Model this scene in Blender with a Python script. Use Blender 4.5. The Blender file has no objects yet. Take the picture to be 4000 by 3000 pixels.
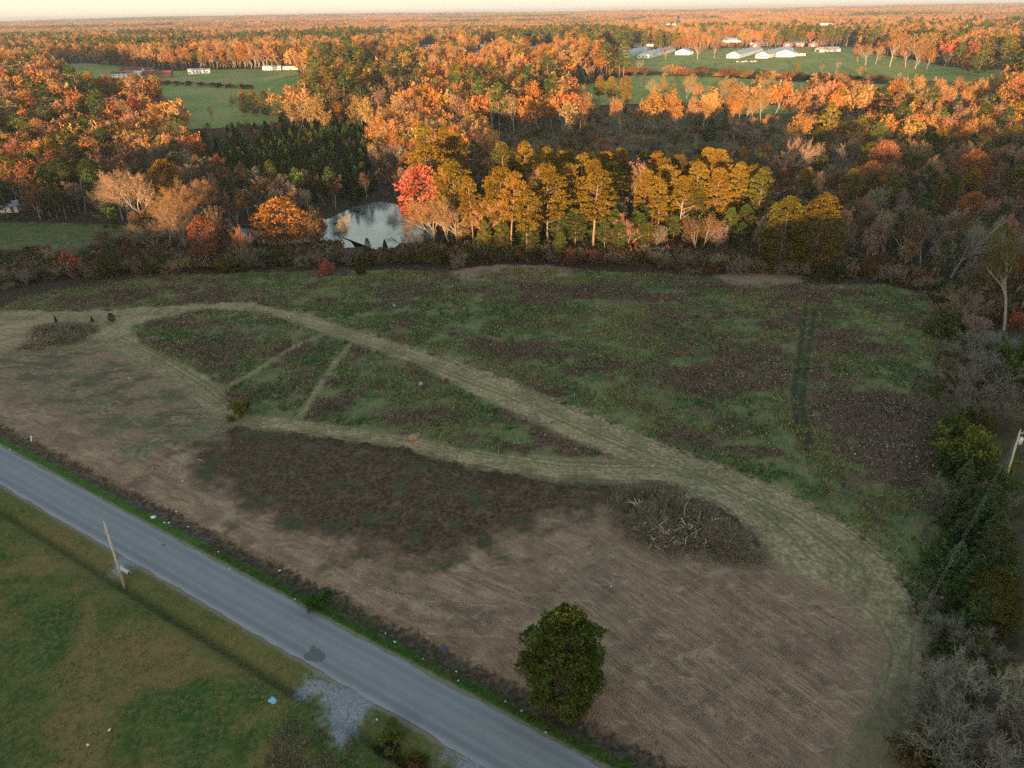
import bpy, bmesh, math, random
import numpy as np
from mathutils import Vector, Matrix

R = math.radians
rng = np.random.default_rng(7)
random.seed(7)
scene = bpy.context.scene
COL = scene.collection

# ------------------------------------------------------------------ camera
F = 2800.0                      # focal length in pixels of the 4000 px photograph
PITCH, ROLL, H = R(27.4), R(0.95), 62.0
_f = np.array([0, math.cos(PITCH), -math.sin(PITCH)])
_u = np.array([0, math.sin(PITCH), math.cos(PITCH)])
_r = np.array([1.0, 0, 0])
CR = math.cos(ROLL) * _r - math.sin(ROLL) * _u
CU = math.sin(ROLL) * _r + math.cos(ROLL) * _u
cam_d = bpy.data.cameras.new('camera')
cam_d.sensor_width = 36.0
cam_d.lens = F / 4000 * 36
cam_d.clip_start, cam_d.clip_end = 1.0, 60000
cam = bpy.data.objects.new('camera', cam_d)
COL.objects.link(cam)
m = Matrix.Identity(4)
for i in range(3):
    m[i][0], m[i][1], m[i][2] = CR[i], CU[i], -_f[i]
m[2][3] = H
cam.matrix_world = m
scene.camera = cam

# ------------------------------------------------------------------ sky, sun, exposure
SUN_EL, SUN_AZ = R(3.0), R(16)        # the sun stands behind the camera, SUN_AZ to the left of it
world = bpy.data.worlds.new('World')
scene.world = world
world.use_nodes = True
wn = world.node_tree.nodes
bg = wn['Background']
sky = wn.new('ShaderNodeTexSky')
sky.sky_type = 'NISHITA'
sky.sun_disc = False
sky.sun_elevation = SUN_EL
sky.sun_rotation = math.pi + SUN_AZ
sky.air_density, sky.dust_density, sky.ozone_density = 1.0, 1.0, 1.0
# pale band over the horizon, run all round and raised high as added fill
_tc, _sp = wn.new('ShaderNodeTexCoord'), wn.new('ShaderNodeSeparateXYZ')
_mr = wn.new('ShaderNodeMapRange')
_mr.interpolation_type = 'SMOOTHSTEP'
_mr.inputs[1].default_value, _mr.inputs[2].default_value, _mr.inputs[3].default_value, _mr.inputs[4].default_value = .0, .45, 1, 0
_rp = wn.new('ShaderNodeValToRGB')
_rp.color_ramp.elements[0].position, _rp.color_ramp.elements[0].color = 0.0, (1.56, 1.24, .92, 1)
_rp.color_ramp.elements[1].position, _rp.color_ramp.elements[1].color = 0.035, (1.60, 1.48, 1.0, 1)
_mx = wn.new('ShaderNodeMix')
_mx.data_type = 'RGBA'
_l = world.node_tree.links
_l.new(_tc.outputs['Generated'], _sp.inputs[0])
_l.new(_sp.outputs[2], _mr.inputs[0])
_l.new(_sp.outputs[2], _rp.inputs[0])
_l.new(_mr.outputs[0], _mx.inputs[0])
_l.new(sky.outputs[0], _mx.inputs[6])
_l.new(_rp.outputs[0], _mx.inputs[7])
_l.new(_mx.outputs[2], bg.inputs[0])
bg.inputs[1].default_value = 0.15
sd_ = bpy.data.lights.new('sun', 'SUN')
sd_.energy, sd_.angle, sd_.color = 3.5, R(0.5), (1.0, 0.61, 0.30)
sun = bpy.data.objects.new('sun', sd_)
COL.objects.link(sun)
sun_from = Vector((-math.sin(SUN_AZ) * math.cos(SUN_EL), -math.cos(SUN_AZ) * math.cos(SUN_EL), math.sin(SUN_EL)))
sun.rotation_euler = sun_from.to_track_quat('Z', 'Y').to_euler()
scene.view_settings.view_transform = 'Standard'
scene.view_settings.look = 'None'
scene.view_settings.gamma = 1
scene.view_settings.exposure = 2.45
scene.cycles.max_bounces = 5
scene.cycles.diffuse_bounces = 2
scene.cycles.glossy_bounces = 2
scene.cycles.transparent_max_bounces = 32
scene.cycles.volume_bounces = 0
scene.cycles.use_denoising = False
scene.cycles.use_adaptive_sampling = False

# ------------------------------------------------------------------ numpy helpers
_perm = np.random.default_rng(3).integers(0, 1 << 30, 512)


def _h(ix, iy):
    n = (ix.astype(np.int64) * 374761393 + iy.astype(np.int64) * 668265263) & 0x7fffffff
    n = ((n ^ (n >> 13)) * 1274126177) & 0x7fffffff
    return ((n ^ (n >> 16)) & 0xffff) / 65535.0


def vnoise(x, y):
    x0, y0 = np.floor(x), np.floor(y)
    fx, fy = x - x0, y - y0
    fx, fy = fx * fx * (3 - 2 * fx), fy * fy * (3 - 2 * fy)
    a, b, c, d = _h(x0, y0), _h(x0 + 1, y0), _h(x0, y0 + 1), _h(x0 + 1, y0 + 1)
    return (a + (b - a) * fx) * (1 - fy) + (c + (d - c) * fx) * fy


def fbm(x, y, s, o=4):
    t, a, n = 0, 1.0, 0
    for k in range(o):
        t = t + a * vnoise(x / s + 17.3 * k, y / s + 5.1 * k)
        n += a
        a *= .5
        s *= .5
    return t / n


def sstep(a, b, x):
    t = np.clip((x - a) / (b - a), 0, 1)
    return t * t * (3 - 2 * t)


def seg_dist(x, y, P, closed=False):
    P = np.asarray(P, float)
    n = len(P)
    d = np.full(x.shape, 1e9)
    for i in range(n if closed else n - 1):
        a, b = P[i], P[(i + 1) % n]
        ab = b - a
        t = np.clip(((x - a[0]) * ab[0] + (y - a[1]) * ab[1]) / (ab @ ab + 1e-9), 0, 1)
        d = np.minimum(d, np.hypot(x - a[0] - t * ab[0], y - a[1] - t * ab[1]))
    return d


def inside(x, y, P):
    P = np.asarray(P, float)
    c = np.zeros(x.shape, bool)
    n = len(P)
    for i in range(n):
        (x0, y0), (x1, y1) = P[i], P[(i + 1) % n]
        if y0 == y1:
            continue
        hit = ((y0 > y) != (y1 > y)) & (x < (x1 - x0) * (y - y0) / (y1 - y0) + x0)
        c ^= hit
    return c


def sdist(x, y, P):                   # positive inside
    d = seg_dist(x, y, P, True)
    return np.where(inside(x, y, P), d, -d)


# ------------------------------------------------------------------ terrain
def ray(px, py):
    u, v = (px - 2000) / F, -(py - 1500) / F
    return _f + u * CR + v * CU


def flat(px, py, z=0.0):
    d = ray(px, py)
    t = (z - H) / d[2]
    return np.array([d[0] * t, d[1] * t])


ROAD_A = (flat(-700, 1430) + flat(-700, 1440)) / 2
_fa, _fb = flat(289, 1896), flat(2000, 2811)
_na, _nb = flat(457, 2159), flat(1760, 2919)
rd = ((_fb - _fa) / np.linalg.norm(_fb - _fa) + (_nb - _na) / np.linalg.norm(_nb - _na))
rd /= np.linalg.norm(rd)              # road direction, towards the lower right
rn = np.array([-rd[1], rd[0]])        # road normal, away from the camera
_of, _on = (_fa @ rn + _fb @ rn) / 2, (_na @ rn + _nb @ rn) / 2
ROAD_O, ROAD_W = (_of + _on) / 2, (_of - _on) / 2


def road_off(x, y):                   # signed distance from the road's centre line, positive on the far side
    return x * rn[0] + y * rn[1] - ROAD_O


def road_along(x, y):
    return x * rd[0] + y * rd[1]


def px_poly(pts, z=0.0):
    return np.array([flat(a, b, z) for a, b in pts])


POND_Z = -1.3
POND = px_poly([(700, 960), (760, 900), (900, 880), (1050, 900), (1220, 880), (1300, 850), (1380, 812), (1480, 790), (1560, 800), (1640, 850),
                (1700, 900), (1680, 950), (1560, 945), (1510, 985), (1470, 990), (1430, 960), (1330, 968), (1200, 975), (1000, 965), (820, 975)], POND_Z)


def crest(x):
    k = [-600, -330, -250, -200, -155, -135, -75, -60, -44, -13, 120, 500]
    v = [44, 40, 34.5, 33, 29, 27.5, 27.5, 29, 36, 41, 46, 47]
    return np.interp(x, k, v) + 3.0 * (fbm(x + 900, x * 0 + 3, 45, 3) - .5)


def zt(x, y):
    x, y = np.asarray(x, float), np.asarray(y, float)
    z = 0.9 * (fbm(x + 500, y + 500, 60, 3) - .5)
    z = z + 13 * sstep(330, 760, y + 0.12 * np.abs(x)) * (0.8 + .4 * vnoise(x / 260 + 3, y / 260))
    z = z + 9 * (fbm(x, y, 420, 3) - .5) * sstep(300, 1000, y)
    z = z + 26 * (fbm(x + 300, y, 1900, 3) - .42) * sstep(1500, 4200, y)
    z = z + 38 * sstep(4500, 8500, y + .25 * x) * (0.55 + .6 * vnoise(x / 1500 + 9, y / 3000))
    # road corridor: levelled, with a ditch on the near side and a shallow one beyond
    o = road_off(x, y)
    near = sstep(-14, -9, o) * (1 - sstep(8, 13, o))
    z = z * (1 - near)
    s = road_along(x, y)
    cul = np.clip(seg_dist(x, y, [flat(470, 2200), flat(560, 2180)]) / 2.5, 0, 1) * np.clip(seg_dist(x, y, [flat(1330, 2760), flat(1420, 2720)]) / 5.5, 0, 1)
    z = z - 1.15 * np.exp(-((o + ROAD_W + 3.2) / .7) ** 2) * cul * sstep(-400, -60, s) * (1 - sstep(12, 30, s))
    z = z - 0.55 * np.exp(-((o - ROAD_W - 2.6) / 1.0) ** 2)
    z = z - 0.06 * (np.abs(o) < ROAD_W - .1)
    # pond basin
    pdv = sdist(x, y, POND) if x.size < 3_000_000 else 0
    basin = sstep(-22, -3, pdv)
    z = z * (1 - basin) + basin * (-0.9)
    z = z - 2.0 * sstep(-2.5, 4, pdv)
    # unseen wooded hill behind the camera, its crest shaped to shade the near ground
    z = z + crest(x) * np.exp(-((y + 230) / 75.0) ** 2)
    return z


def zt1(x, y):
    return float(zt(np.array([x]), np.array([y]))[0])


def at(px, py):                       # photograph pixel -> point on the ground
    d = ray(px, py)
    if d[2] > -0.004:
        d = np.array([d[0], d[1], -0.004])
    ts = np.geomspace(60, 9000, 420)
    X, Y, Z = d[0] * ts, d[1] * ts, H + d[2] * ts
    k = np.nonzero(Z < zt(X, Y))[0]
    k = int(k[0]) if len(k) else len(ts) - 1
    a, b = ts[max(k - 1, 0)], ts[k]
    for _ in range(3):
        tt = np.linspace(a, b, 12)
        kk = np.nonzero(H + d[2] * tt < zt(d[0] * tt, d[1] * tt))[0]
        kk = int(kk[0]) if len(kk) else 11
        a, b = tt[max(kk - 1, 0)], tt[kk]
    return np.array([d[0] * b, d[1] * b, zt1(d[0] * b, d[1] * b)])


def at2(px, py):
    return at(px, py)[:2]


def ground_poly(pts):
    return np.array([at2(a, b) for a, b in pts])


def height_at(base, py_top, px=None):
    """height of a thing standing at base whose top is seen at row py_top"""
    if px is None:
        px = 2000 + F * (base @ CR) / (base[:2] @ _f[:2] + 1e-9)
    d = ray(px, py_top)
    t = base[1] / d[1]
    return H + d[2] * t - base[2]


def to_px(p):
    q = np.asarray(p, float) - np.array([0, 0, H])
    w = q @ _f
    return 2000 + F * (q @ CR) / w, 1500 - F * (q @ CU) / w, w


# ------------------------------------------------------------------ mesh helpers
def new_mesh(name, V, Fc, mat=None, smooth=False, fattr=None, vattr=None):
    V = np.asarray(V, np.float32)
    me = bpy.data.meshes.new(name)
    groups = Fc if isinstance(Fc, list) else [Fc]
    groups = [np.asarray(g, np.int32) for g in groups if len(g)]
    me.vertices.add(len(V))
    me.vertices.foreach_set('co', V.ravel())
    nl = sum(g.size for g in groups)
    npoly = sum(len(g) for g in groups)
    me.loops.add(nl)
    me.polygons.add(npoly)
    me.loops.foreach_set('vertex_index', np.concatenate([g.ravel() for g in groups]))
    tot = np.concatenate([np.full(len(g), g.shape[1], np.int32) for g in groups])
    start = np.concatenate([[0], np.cumsum(tot)[:-1]]).astype(np.int32)
    me.polygons.foreach_set('loop_start', start)
    if smooth:
        me.polygons.foreach_set('use_smooth', np.ones(npoly, bool))
    for k, a in (fattr or {}).items():
        a = np.asarray(a, np.float32)
        at_ = me.attributes.new(k, 'FLOAT' if a.ndim == 1 else 'FLOAT_COLOR', 'FACE')
        at_.data.foreach_set('value' if a.ndim == 1 else 'color', a.ravel())
    for k, a in (vattr or {}).items():
        a = np.asarray(a, np.float32)
        at_ = me.attributes.new(k, 'FLOAT', 'POINT')
        at_.data.foreach_set('value', a.ravel())
    me.update(calc_edges=True)
    me.validate()
    if mat:
        me.materials.append(mat)
    return me


def link(name, data, parent=None, **props):
    o = bpy.data.objects.new(name, data)
    COL.objects.link(o)
    if parent is not None:
        o.parent = parent
    for k, v in props.items():
        if v is not None:
            o[k] = v
    return o


def thing(name, loc, label, category, group=None, rz=0.0):
    o = bpy.data.objects.new(name, None)
    o.empty_display_size = 0.5
    COL.objects.link(o)
    o.location = loc
    o.rotation_euler = (0, 0, rz)
    o['label'], o['category'] = label, category
    if group:
        o['group'] = group
    return o


class MB:
    """collects boxes, prisms and tubes into one mesh"""
    def __init__(s):
        s.v, s.f = [], []

    def add(s, V, Fs):
        n = len(s.v)
        s.v += [tuple(p) for p in V]
        s.f += [tuple(i + n for i in q) for q in Fs]

    def box(s, x0, x1, y0, y1, z0, z1):
        s.add([(x0, y0, z0), (x1, y0, z0), (x1, y1, z0), (x0, y1, z0), (x0, y0, z1), (x1, y0, z1), (x1, y1, z1), (x0, y1, z1)],
              [(3, 2, 1, 0), (4, 5, 6, 7), (0, 1, 5, 4), (1, 2, 6, 5), (2, 3, 7, 6), (3, 0, 4, 7)])

    def tube(s, pts, rad, n=8, cap=True):
        pts = [Vector(p) for p in pts]
        rad = rad if isinstance(rad, (list, tuple)) else [rad] * len(pts)
        rings = []
        for i, p in enumerate(pts):
            d = (pts[min(i + 1, len(pts) - 1)] - pts[max(i - 1, 0)]).normalized()
            a = d.orthogonal().normalized()
            b = d.cross(a)
            rings.append([p + rad[i] * (math.cos(2 * math.pi * k / n) * a + math.sin(2 * math.pi * k / n) * b) for k in range(n)])
        V = [q for r_ in rings for q in r_]
        Fs = []
        for i in range(len(pts) - 1):
            for k in range(n):
                Fs.append((i * n + k, i * n + (k + 1) % n, (i + 1) * n + (k + 1) % n, (i + 1) * n + k))
        if cap:
            Fs.append(tuple(range(n))[::-1])
            Fs.append(tuple((len(pts) - 1) * n + k for k in range(n)))
        s.add(V, Fs)

    def build(s, name, mat, parent=None, smooth=False, bevel=0, **props):
        me = bpy.data.meshes.new(name)
        me.from_pydata([tuple(map(float, p)) for p in s.v], [], s.f)
        bm = bmesh.new()
        bm.from_mesh(me)
        bmesh.ops.recalc_face_normals(bm, faces=bm.faces)
        if bevel:
            bmesh.ops.bevel(bm, geom=list(bm.edges), offset=bevel, segments=1, affect='EDGES')
        bm.to_mesh(me)
        bm.free()
        if smooth:
            me.polygons.foreach_set('use_smooth', [True] * len(me.polygons))
        me.materials.append(mat)
        return link(name, me, parent, **props)


# ------------------------------------------------------------------ material helpers
class NT:
    def __init__(s, name):
        s.m = bpy.data.materials.new(name)
        s.m.use_nodes = True
        s.t = s.m.node_tree
        s.n, s.l = s.t.nodes, s.t.links
        s.n.clear()
        s.out = s.n.new('ShaderNodeOutputMaterial')

    def node(s, typ, **kw):
        x = s.n.new(typ)
        for k, v in kw.items():
            setattr(x, k, v)
        return x

    def put(s, sock, v):
        if hasattr(v, 'is_output') or isinstance(v, bpy.types.NodeSocket):
            s.l.new(v, sock)
        else:
            if isinstance(v, (tuple, list)) and len(v) == 3 and sock.type == 'RGBA':
                v = (*v, 1)
            sock.default_value = v

    def math(s, op, a, b=0.0, c=0.0, clamp=False):
        x = s.node('ShaderNodeMath', operation=op, use_clamp=clamp)
        s.put(x.inputs[0], a)
        s.put(x.inputs[1], b)
        s.put(x.inputs[2], c)
        return x.outputs[0]

    def mix(s, f, a, b, mode='MIX'):
        x = s.node('ShaderNodeMix', data_type='RGBA', blend_type=mode, clamp_factor=True)
        s.put(x.inputs[0], f)
        s.put(x.inputs[6], a)
        s.put(x.inputs[7], b)
        return x.outputs[2]

    def ss(s, v, lo, hi):             # smoothstep
        x = s.node('ShaderNodeMapRange', interpolation_type='SMOOTHSTEP')
        s.put(x.inputs[0], v)
        s.put(x.inputs[1], lo)
        s.put(x.inputs[2], hi)
        x.inputs[3].default_value, x.inputs[4].default_value = 0, 1
        return x.outputs[0]

    def attr(s, name, typ='GEOMETRY'):
        x = s.node('ShaderNodeAttribute', attribute_type=typ)
        x.attribute_name = name
        return x

    def pos(s):
        return s.node('ShaderNodeNewGeometry').outputs['Position']

    def scaled(s, v, sc, rot=(0, 0, 0)):
        x = s.node('ShaderNodeMapping')
        s.put(x.inputs[0], v)
        x.inputs['Rotation'].default_value = rot
        x.inputs['Scale'].default_value = sc
        return x.outputs[0]

    def noise(s, vec, scale, detail=4, rough=.55, dist=0.0):
        x = s.node('ShaderNodeTexNoise')
        s.put(x.inputs['Vector'], vec)
        x.inputs['Scale'].default_value = scale
        x.inputs['Detail'].default_value = detail
        x.inputs['Roughness'].default_value = rough
        x.inputs['Distortion'].default_value = dist
        return x.outputs[0]

    def ramp(s, v, stops):
        x = s.node('ShaderNodeValToRGB')
        s.put(x.inputs[0], v)
        e = x.color_ramp.elements
        while len(e) < len(stops):
            e.new(.5)
        for k, (p, c) in enumerate(stops):
            e[k].position = p
            e[k].color = (*c, 1)
        return x.outputs[0]

    def bump(s, h, strength=.5, dist=.1):
        x = s.node('ShaderNodeBump')
        s.put(x.inputs['Height'], h)
        x.inputs['Strength'].default_value = strength
        x.inputs['Distance'].default_value = dist
        return x.outputs[0]

    def surf(s, col, rough=.85, normal=None, spec=.3, metal=0.0, alpha=None):
        x = s.node('ShaderNodeBsdfPrincipled')
        s.put(x.inputs['Base Color'], col)
        s.put(x.inputs['Roughness'], rough)
        x.inputs['Specular IOR Level'].default_value = spec
        x.inputs['Metallic'].default_value = metal
        if normal is not None:
            s.l.new(normal, x.inputs['Normal'])
        if alpha is not None:
            s.put(x.inputs['Alpha'], alpha)
        s.l.new(x.outputs[0], s.out.inputs[0])
        return s.m


def plain(name, col, rough=.7, var=.25, scale=3.0, spec=.3, metal=0.0):
    t = NT(name)
    o = t.node('ShaderNodeTexCoord').outputs['Object']
    n = t.noise(o, scale, 5, .6)
    c = t.mix(n, tuple(v * (1 - var) for v in col), tuple(v * (1 + var) for v in col))
    return t.surf(c, rough, t.bump(n, .2, .02), spec, metal)


def leaf_mat(name, tint_source, trans=.18, var=.45):
    """foliage: the tint of the object (or of the instance) times a per-leaf variation"""
    t = NT(name)
    if tint_source == 'object':
        tint = t.node('ShaderNodeObjectInfo').outputs['Color']
    elif tint_source == 'instance':
        tint = t.attr('tint', 'INSTANCER').outputs['Color']
    else:
        tint = t.attr('tint').outputs['Color']
    v = t.attr('var').outputs['Fac']
    k = t.math('MULTIPLY_ADD', v, 2 * var, 1 - var)
    col = t.mix(1.0, tint, t.node('ShaderNodeCombineColor').outputs[0], 'MULTIPLY')
    comb = col.node.inputs[7].links[0].from_node
    t.put(comb.inputs[0], k)
    t.put(comb.inputs[1], t.math('MULTIPLY_ADD', v, 2.3 * var, 1 - 1.15 * var))
    t.put(comb.inputs[2], k)
    d = t.node('ShaderNodeBsdfDiffuse')
    t.l.new(col, d.inputs[0])
    tr = t.node('ShaderNodeBsdfTranslucent')
    t.l.new(col, tr.inputs[0])
    mx = t.node('ShaderNodeMixShader')
    mx.inputs[0].default_value = trans
    t.l.new(d.outputs[0], mx.inputs[1])
    t.l.new(tr.outputs[0], mx.inputs[2])
    t.l.new(mx.outputs[0], t.out.inputs[0])
    return t.m


def bark_mat(name, dark, light, scale=1.2):
    t = NT(name)
    o = t.node('ShaderNodeTexCoord').outputs['Object']
    n = t.noise(t.scaled(o, (1, 1, .35)), scale * 3, 5, .65)
    return t.surf(t.ramp(n, [(.3, dark), (.7, light)]), .9, t.bump(n, .4, .04), .15)


M = {}
M['leaf'] = leaf_mat('leaf_tinted', 'object')
M['leaf_far'] = leaf_mat('far_leaf_tinted', 'instance')
M['weed'] = leaf_mat('weed_tinted', 'geometry', .15, .35)
M['bark_pine'] = bark_mat('bark_pine', (.13, .085, .06), (.30, .22, .17))
M['bark_pale'] = bark_mat('bark_pale', (.15, .125, .10), (.36, .31, .26))
M['bark_grey'] = bark_mat('bark_grey', (.07, .06, .05), (.19, .165, .14))
M['wood_raw'] = bark_mat('wood_raw', (.34, .26, .17), (.62, .50, .36))

# ------------------------------------------------------------------ ground regions (photograph pixels -> ground)
K = 1.8083                            # regions were read off at 2212 px width


def P2(pts):
    return ground_poly([(a * K, b * K) for a, b in pts])


STRAW = P2([(-250, 655), (0, 668), (110, 672), (250, 668), (400, 658), (530, 652), (600, 662), (700, 690), (850, 735), (1000, 785), (1150, 840), (1300, 905),
            (1450, 965), (1600, 1020), (1750, 1085), (1850, 1150), (1930, 1215), (1975, 1290), (1990, 1370), (1985, 1450), (1972, 1560), (1960, 1750),
            (1800, 1750), (1810, 1659), (1850, 1560), (1890, 1480), (1910, 1400), (1880, 1340), (1830, 1290), (1700, 1240), (1640, 1165), (1560, 1100), (1490, 1062),
            (1420, 1045), (1340, 1045), (1200, 1040), (1000, 1008), (850, 965), (700, 945), (600, 930), (500, 922), (440, 895), (390, 850), (330, 810), (270, 775), (215, 750), (120, 770), (0, 790), (-250, 785)])
LENS = P2([(280, 705), (330, 690), (450, 668), (560, 674), (640, 700), (760, 740), (900, 787), (960, 822), (1130, 902), (1325, 988), (1130, 985), (1000, 970),
           (900, 940), (780, 925), (640, 905), (520, 895), (490, 870), (480, 830), (400, 790), (310, 748)])
STREAKS = [P2([(490, 838), (570, 790), (650, 740), (715, 720)]), P2([(645, 905), (680, 850), (720, 790), (755, 745)])]
MULCH = P2([(390, 945), (600, 938), (850, 972), (1000, 1014), (1200, 1048), (1330, 1050), (1345, 1100), (1180, 1130), (1000, 1200), (900, 1230), (700, 1170), (560, 1115), (430, 1035)])
DIRT = P2([(-200, 785), (0, 785), (120, 765), (215, 750), (280, 790), (380, 850), (430, 900), (410, 945), (430, 1035), (560, 1115), (700, 1170), (900, 1230), (1000, 1200), (1180, 1130), (1270, 1105), (1400, 1180),
           (1600, 1225), (1720, 1250), (1850, 1310), (1895, 1390), (1890, 1470), (1850, 1560), (1800, 1680), (1780, 1760), (1300, 1760), (1270, 1650), (1000, 1500), (700, 1330), (400, 1160), (100, 990), (-200, 830)])
MEADOW = P2([(-250, 650), (0, 666), (60, 640), (300, 600), (600, 588), (850, 583), (1000, 590), (1100, 578), (1200, 580), (1500, 598), (1700, 615), (1900, 615), (2000, 632),
             (2060, 760), (2080, 900), (2090, 1100), (2060, 1300), (2030, 1500), (2010, 1750), (1955, 1750), (1985, 1370), (1975, 1290), (1930, 1215), (1850, 1150), (1750, 1085), (1600, 1020),
             (1300, 905), (1000, 785), (700, 690), (530, 652), (250, 668), (0, 672), (-250, 668)])
MIXED = P2([(-100, 745), (60, 770), (160, 735), (290, 770), (400, 840), (500, 900), (470, 955), (400, 935), (330, 960), (230, 930), (100, 880), (-100, 830)])
NEEDLE = P2([(1120, 1500), (1200, 1530), (1290, 1560), (1340, 1600), (1400, 1700), (1320, 1700), (1240, 1600), (1130, 1540)])
RLAWN = P2([(2160, 780), (2330, 760), (2500, 900), (2500, 1760), (2165, 1760), (2190, 1500), (2190, 1300), (2195, 1100), (2140, 950)])
GRAVEL = [P2([(690, 1455), (715, 1468), (760, 1492), (815, 1520), (790, 1555), (770, 1588), (730, 1600), (700, 1575), (672, 1540), (690, 1505), (665, 1490)]), P2([(235, 1212), (262, 1204), (285, 1212), (255, 1225)]),
          P2([(985, 1640), (1050, 1645), (1130, 1700), (950, 1720)])]
FIELDS = [[(180, 252), (330, 247), (500, 262), (660, 278), (840, 270), (1030, 268), (1160, 270), (1185, 330), (1240, 365), (1180, 400), (1130, 425), (1080, 445), (1090, 480), (860, 500), (700, 505), (690, 420), (620, 360), (420, 312), (250, 302)],
          [(2340, 212), (2640, 200), (2850, 186), (3300, 182), (3450, 215), (3700, 262), (4300, 300), (4300, 338), (3700, 320), (3400, 303), (3000, 292), (2600, 282), (2400, 262), (2350, 240)],
          [(2270, 335), (2480, 292), (2800, 300), (3100, 320), (3700, 335), (3920, 330), (3900, 382), (3600, 392), (3200, 372), (2900, 372), (2700, 402), (2250, 412), (2190, 385)],
          [(2900, 415), (3100, 408), (3130, 442), (2920, 447)],
          [(-300, 868), (0, 868), (200, 870), (560, 888), (400, 950), (200, 985), (-300, 990)]]
FIELDS = [ground_poly(p) for p in FIELDS]
SCRUB = ground_poly([(1840, 470), (2300, 430), (2900, 450), (3350, 440), (3500, 480), (3450, 540), (3000, 600), (2700, 640), (2200, 610), (1900, 600)])
TAN = [ground_poly(p) for p in ([(2390, 96), (2400, 86), (2500, 80), (2508, 90)], [(3000, 56), (3090, 52), (3090, 60), (3000, 63)], [(640, 122), (800, 112), (980, 104), (980, 108), (800, 117), (650, 126)],
                                [(0, 215), (90, 212), (90, 226), (0, 232)], [(880, 156), (1080, 150), (1090, 156), (890, 163)], [(1180, 118), (1330, 112), (1340, 117), (1190, 123)], [(2040, 128), (2200, 122), (2210, 128), (2050, 134)], [(2560, 106), (2700, 100), (2720, 106), (2570, 113)], [(3380, 116), (3560, 112), (3570, 119), (3390, 123)], [(3050, 112), (3190, 108), (3300, 114), (3060, 120)], [(1620, 70), (1760, 66), (1765, 70), (1625, 74)])]
LANE = [ground_poly([(3160, 196), (3400, 180), (3520, 176), (3640, 195), (3800, 205), (3930, 225), (3975, 262), (4100, 300)]), ground_poly([(180, 297), (330, 306)])]

# ------------------------------------------------------------------ the ground: one sheet out to the horizon


def axis(lo, f0, f1, hi, step, grow):
    a = list(np.arange(f0, f1, step))
    s, x = step, f1
    while x < hi:
        a.append(x)
        s *= grow
        x += s
    a.append(hi)
    s, x = step, f0
    left = []
    while x > lo:
        s *= grow
        x -= s
        left.append(max(x, lo))
    return np.array(left[::-1] + a)


gx = axis(-14000, -125, 125, 14000, .6, 1.06)
gy = axis(-1500, 34, 225, 16000, .6, 1.035)
GX, GY = np.meshgrid(gx, gy)
GXf, GYf = GX.ravel(), GY.ravel()
GZ = zt(GXf, GYf)
dn = fbm(GXf + 77, GYf + 31, 3.2, 4) - .5
near_m = (np.abs(GXf) < 140) & (GYf < 260) & (GYf > 20)


def region(P, m=near_m):
    o = np.full(GXf.shape, -60.0)
    o[m] = sdist(GXf[m], GYf[m], P)
    return o


r_lens, r_straw, r_mulch, r_dirt, r_mead, r_rlawn = (region(p) for p in (LENS, STRAW, MULCH, DIRT, MEADOW, RLAWN))
r_mixed, r_needle = region(MIXED), region(NEEDLE)
r_streak = np.full(GXf.shape, -60.0)
for s_ in STREAKS:
    r_streak[near_m] = np.maximum(r_streak[near_m], 0.45 - seg_dist(GXf[near_m], GYf[near_m], s_))
r_lens = np.minimum(r_lens, -r_streak)
r_grav = np.full(GXf.shape, -60.0)
for g_ in GRAVEL:
    r_grav[near_m] = np.maximum(r_grav[near_m], sdist(GXf[near_m], GYf[near_m], g_))
far_m = GYf > 150
r_field = np.full(GXf.shape, -60.0)
for p in FIELDS:
    r_field[far_m] = np.maximum(r_field[far_m], sdist(GXf[far_m], GYf[far_m], p))
r_tan = np.full(GXf.shape, -60.0)
for p in TAN:
    r_tan[far_m] = np.maximum(r_tan[far_m], sdist(GXf[far_m], GYf[far_m], p))
for p in LANE:
    r_tan[far_m] = np.maximum(r_tan[far_m], 3.0 - seg_dist(GXf[far_m], GYf[far_m], p))
r_scrub = np.full(GXf.shape, -60.0)
r_scrub[far_m] = sdist(GXf[far_m], GYf[far_m], SCRUB)
r_hill = np.where(GYf < 20, 5.0, -60.0)
r_bank = np.full(GXf.shape, -60.0)
for cx, cy, ra in ((1085, 590, 9), (1130, 588, 8), (1640, 603, 7)):
    c = at2(cx * K, cy * K)
    r_bank[near_m] = np.maximum(r_bank[near_m], ra - np.hypot((GXf[near_m] - c[0]) * .6, (GYf[near_m] - c[1]) * 1.3))

# patches of tall dead weeds (photograph pixels at 2212 width: x, y, half-width, half-height, strength)
WEEDS = [(420, 745, 120, 45, 1), (380, 700, 80, 15, .5), (640, 760, 60, 25, .6), (700, 850, 120, 40, .7), (880, 800, 70, 25, .7), (1000, 880, 130, 40, .7), (1220, 960, 100, 28, 1.2), (900, 900, 120, 25, .8),
         (1180, 725, 110, 35, .8), (1320, 640, 150, 22, .7), (1500, 830, 130, 50, .9), (1650, 800, 140, 55, 1), (1800, 740, 130, 40, .9), (1880, 920, 140, 75, 1.4), (1960, 1020, 90, 60, 1.4),
         (1880, 1080, 55, 45, 1.1), (1700, 690, 120, 25, .7), (1230, 620, 200, 15, .6), (1480, 950, 90, 40, .6), (1350, 860, 100, 35, .6), (1050, 740, 80, 25, .4), (930, 690, 60, 20, .5), (400, 640, 90, 14, .9), (840, 615, 40, 12, .8), (1990, 1170, 45, 60, .9), (1700, 640, 150, 14, .8)]
WE = []
for cx, cy, hx, hy, s in WEEDS:
    c, ex, ey = at2(cx * K, cy * K), at2((cx + hx) * K, cy * K), at2(cx * K, (cy - hy) * K)
    WE.append((c, abs(ex[0] - c[0]), abs(ey[1] - c[1]), s))
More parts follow.
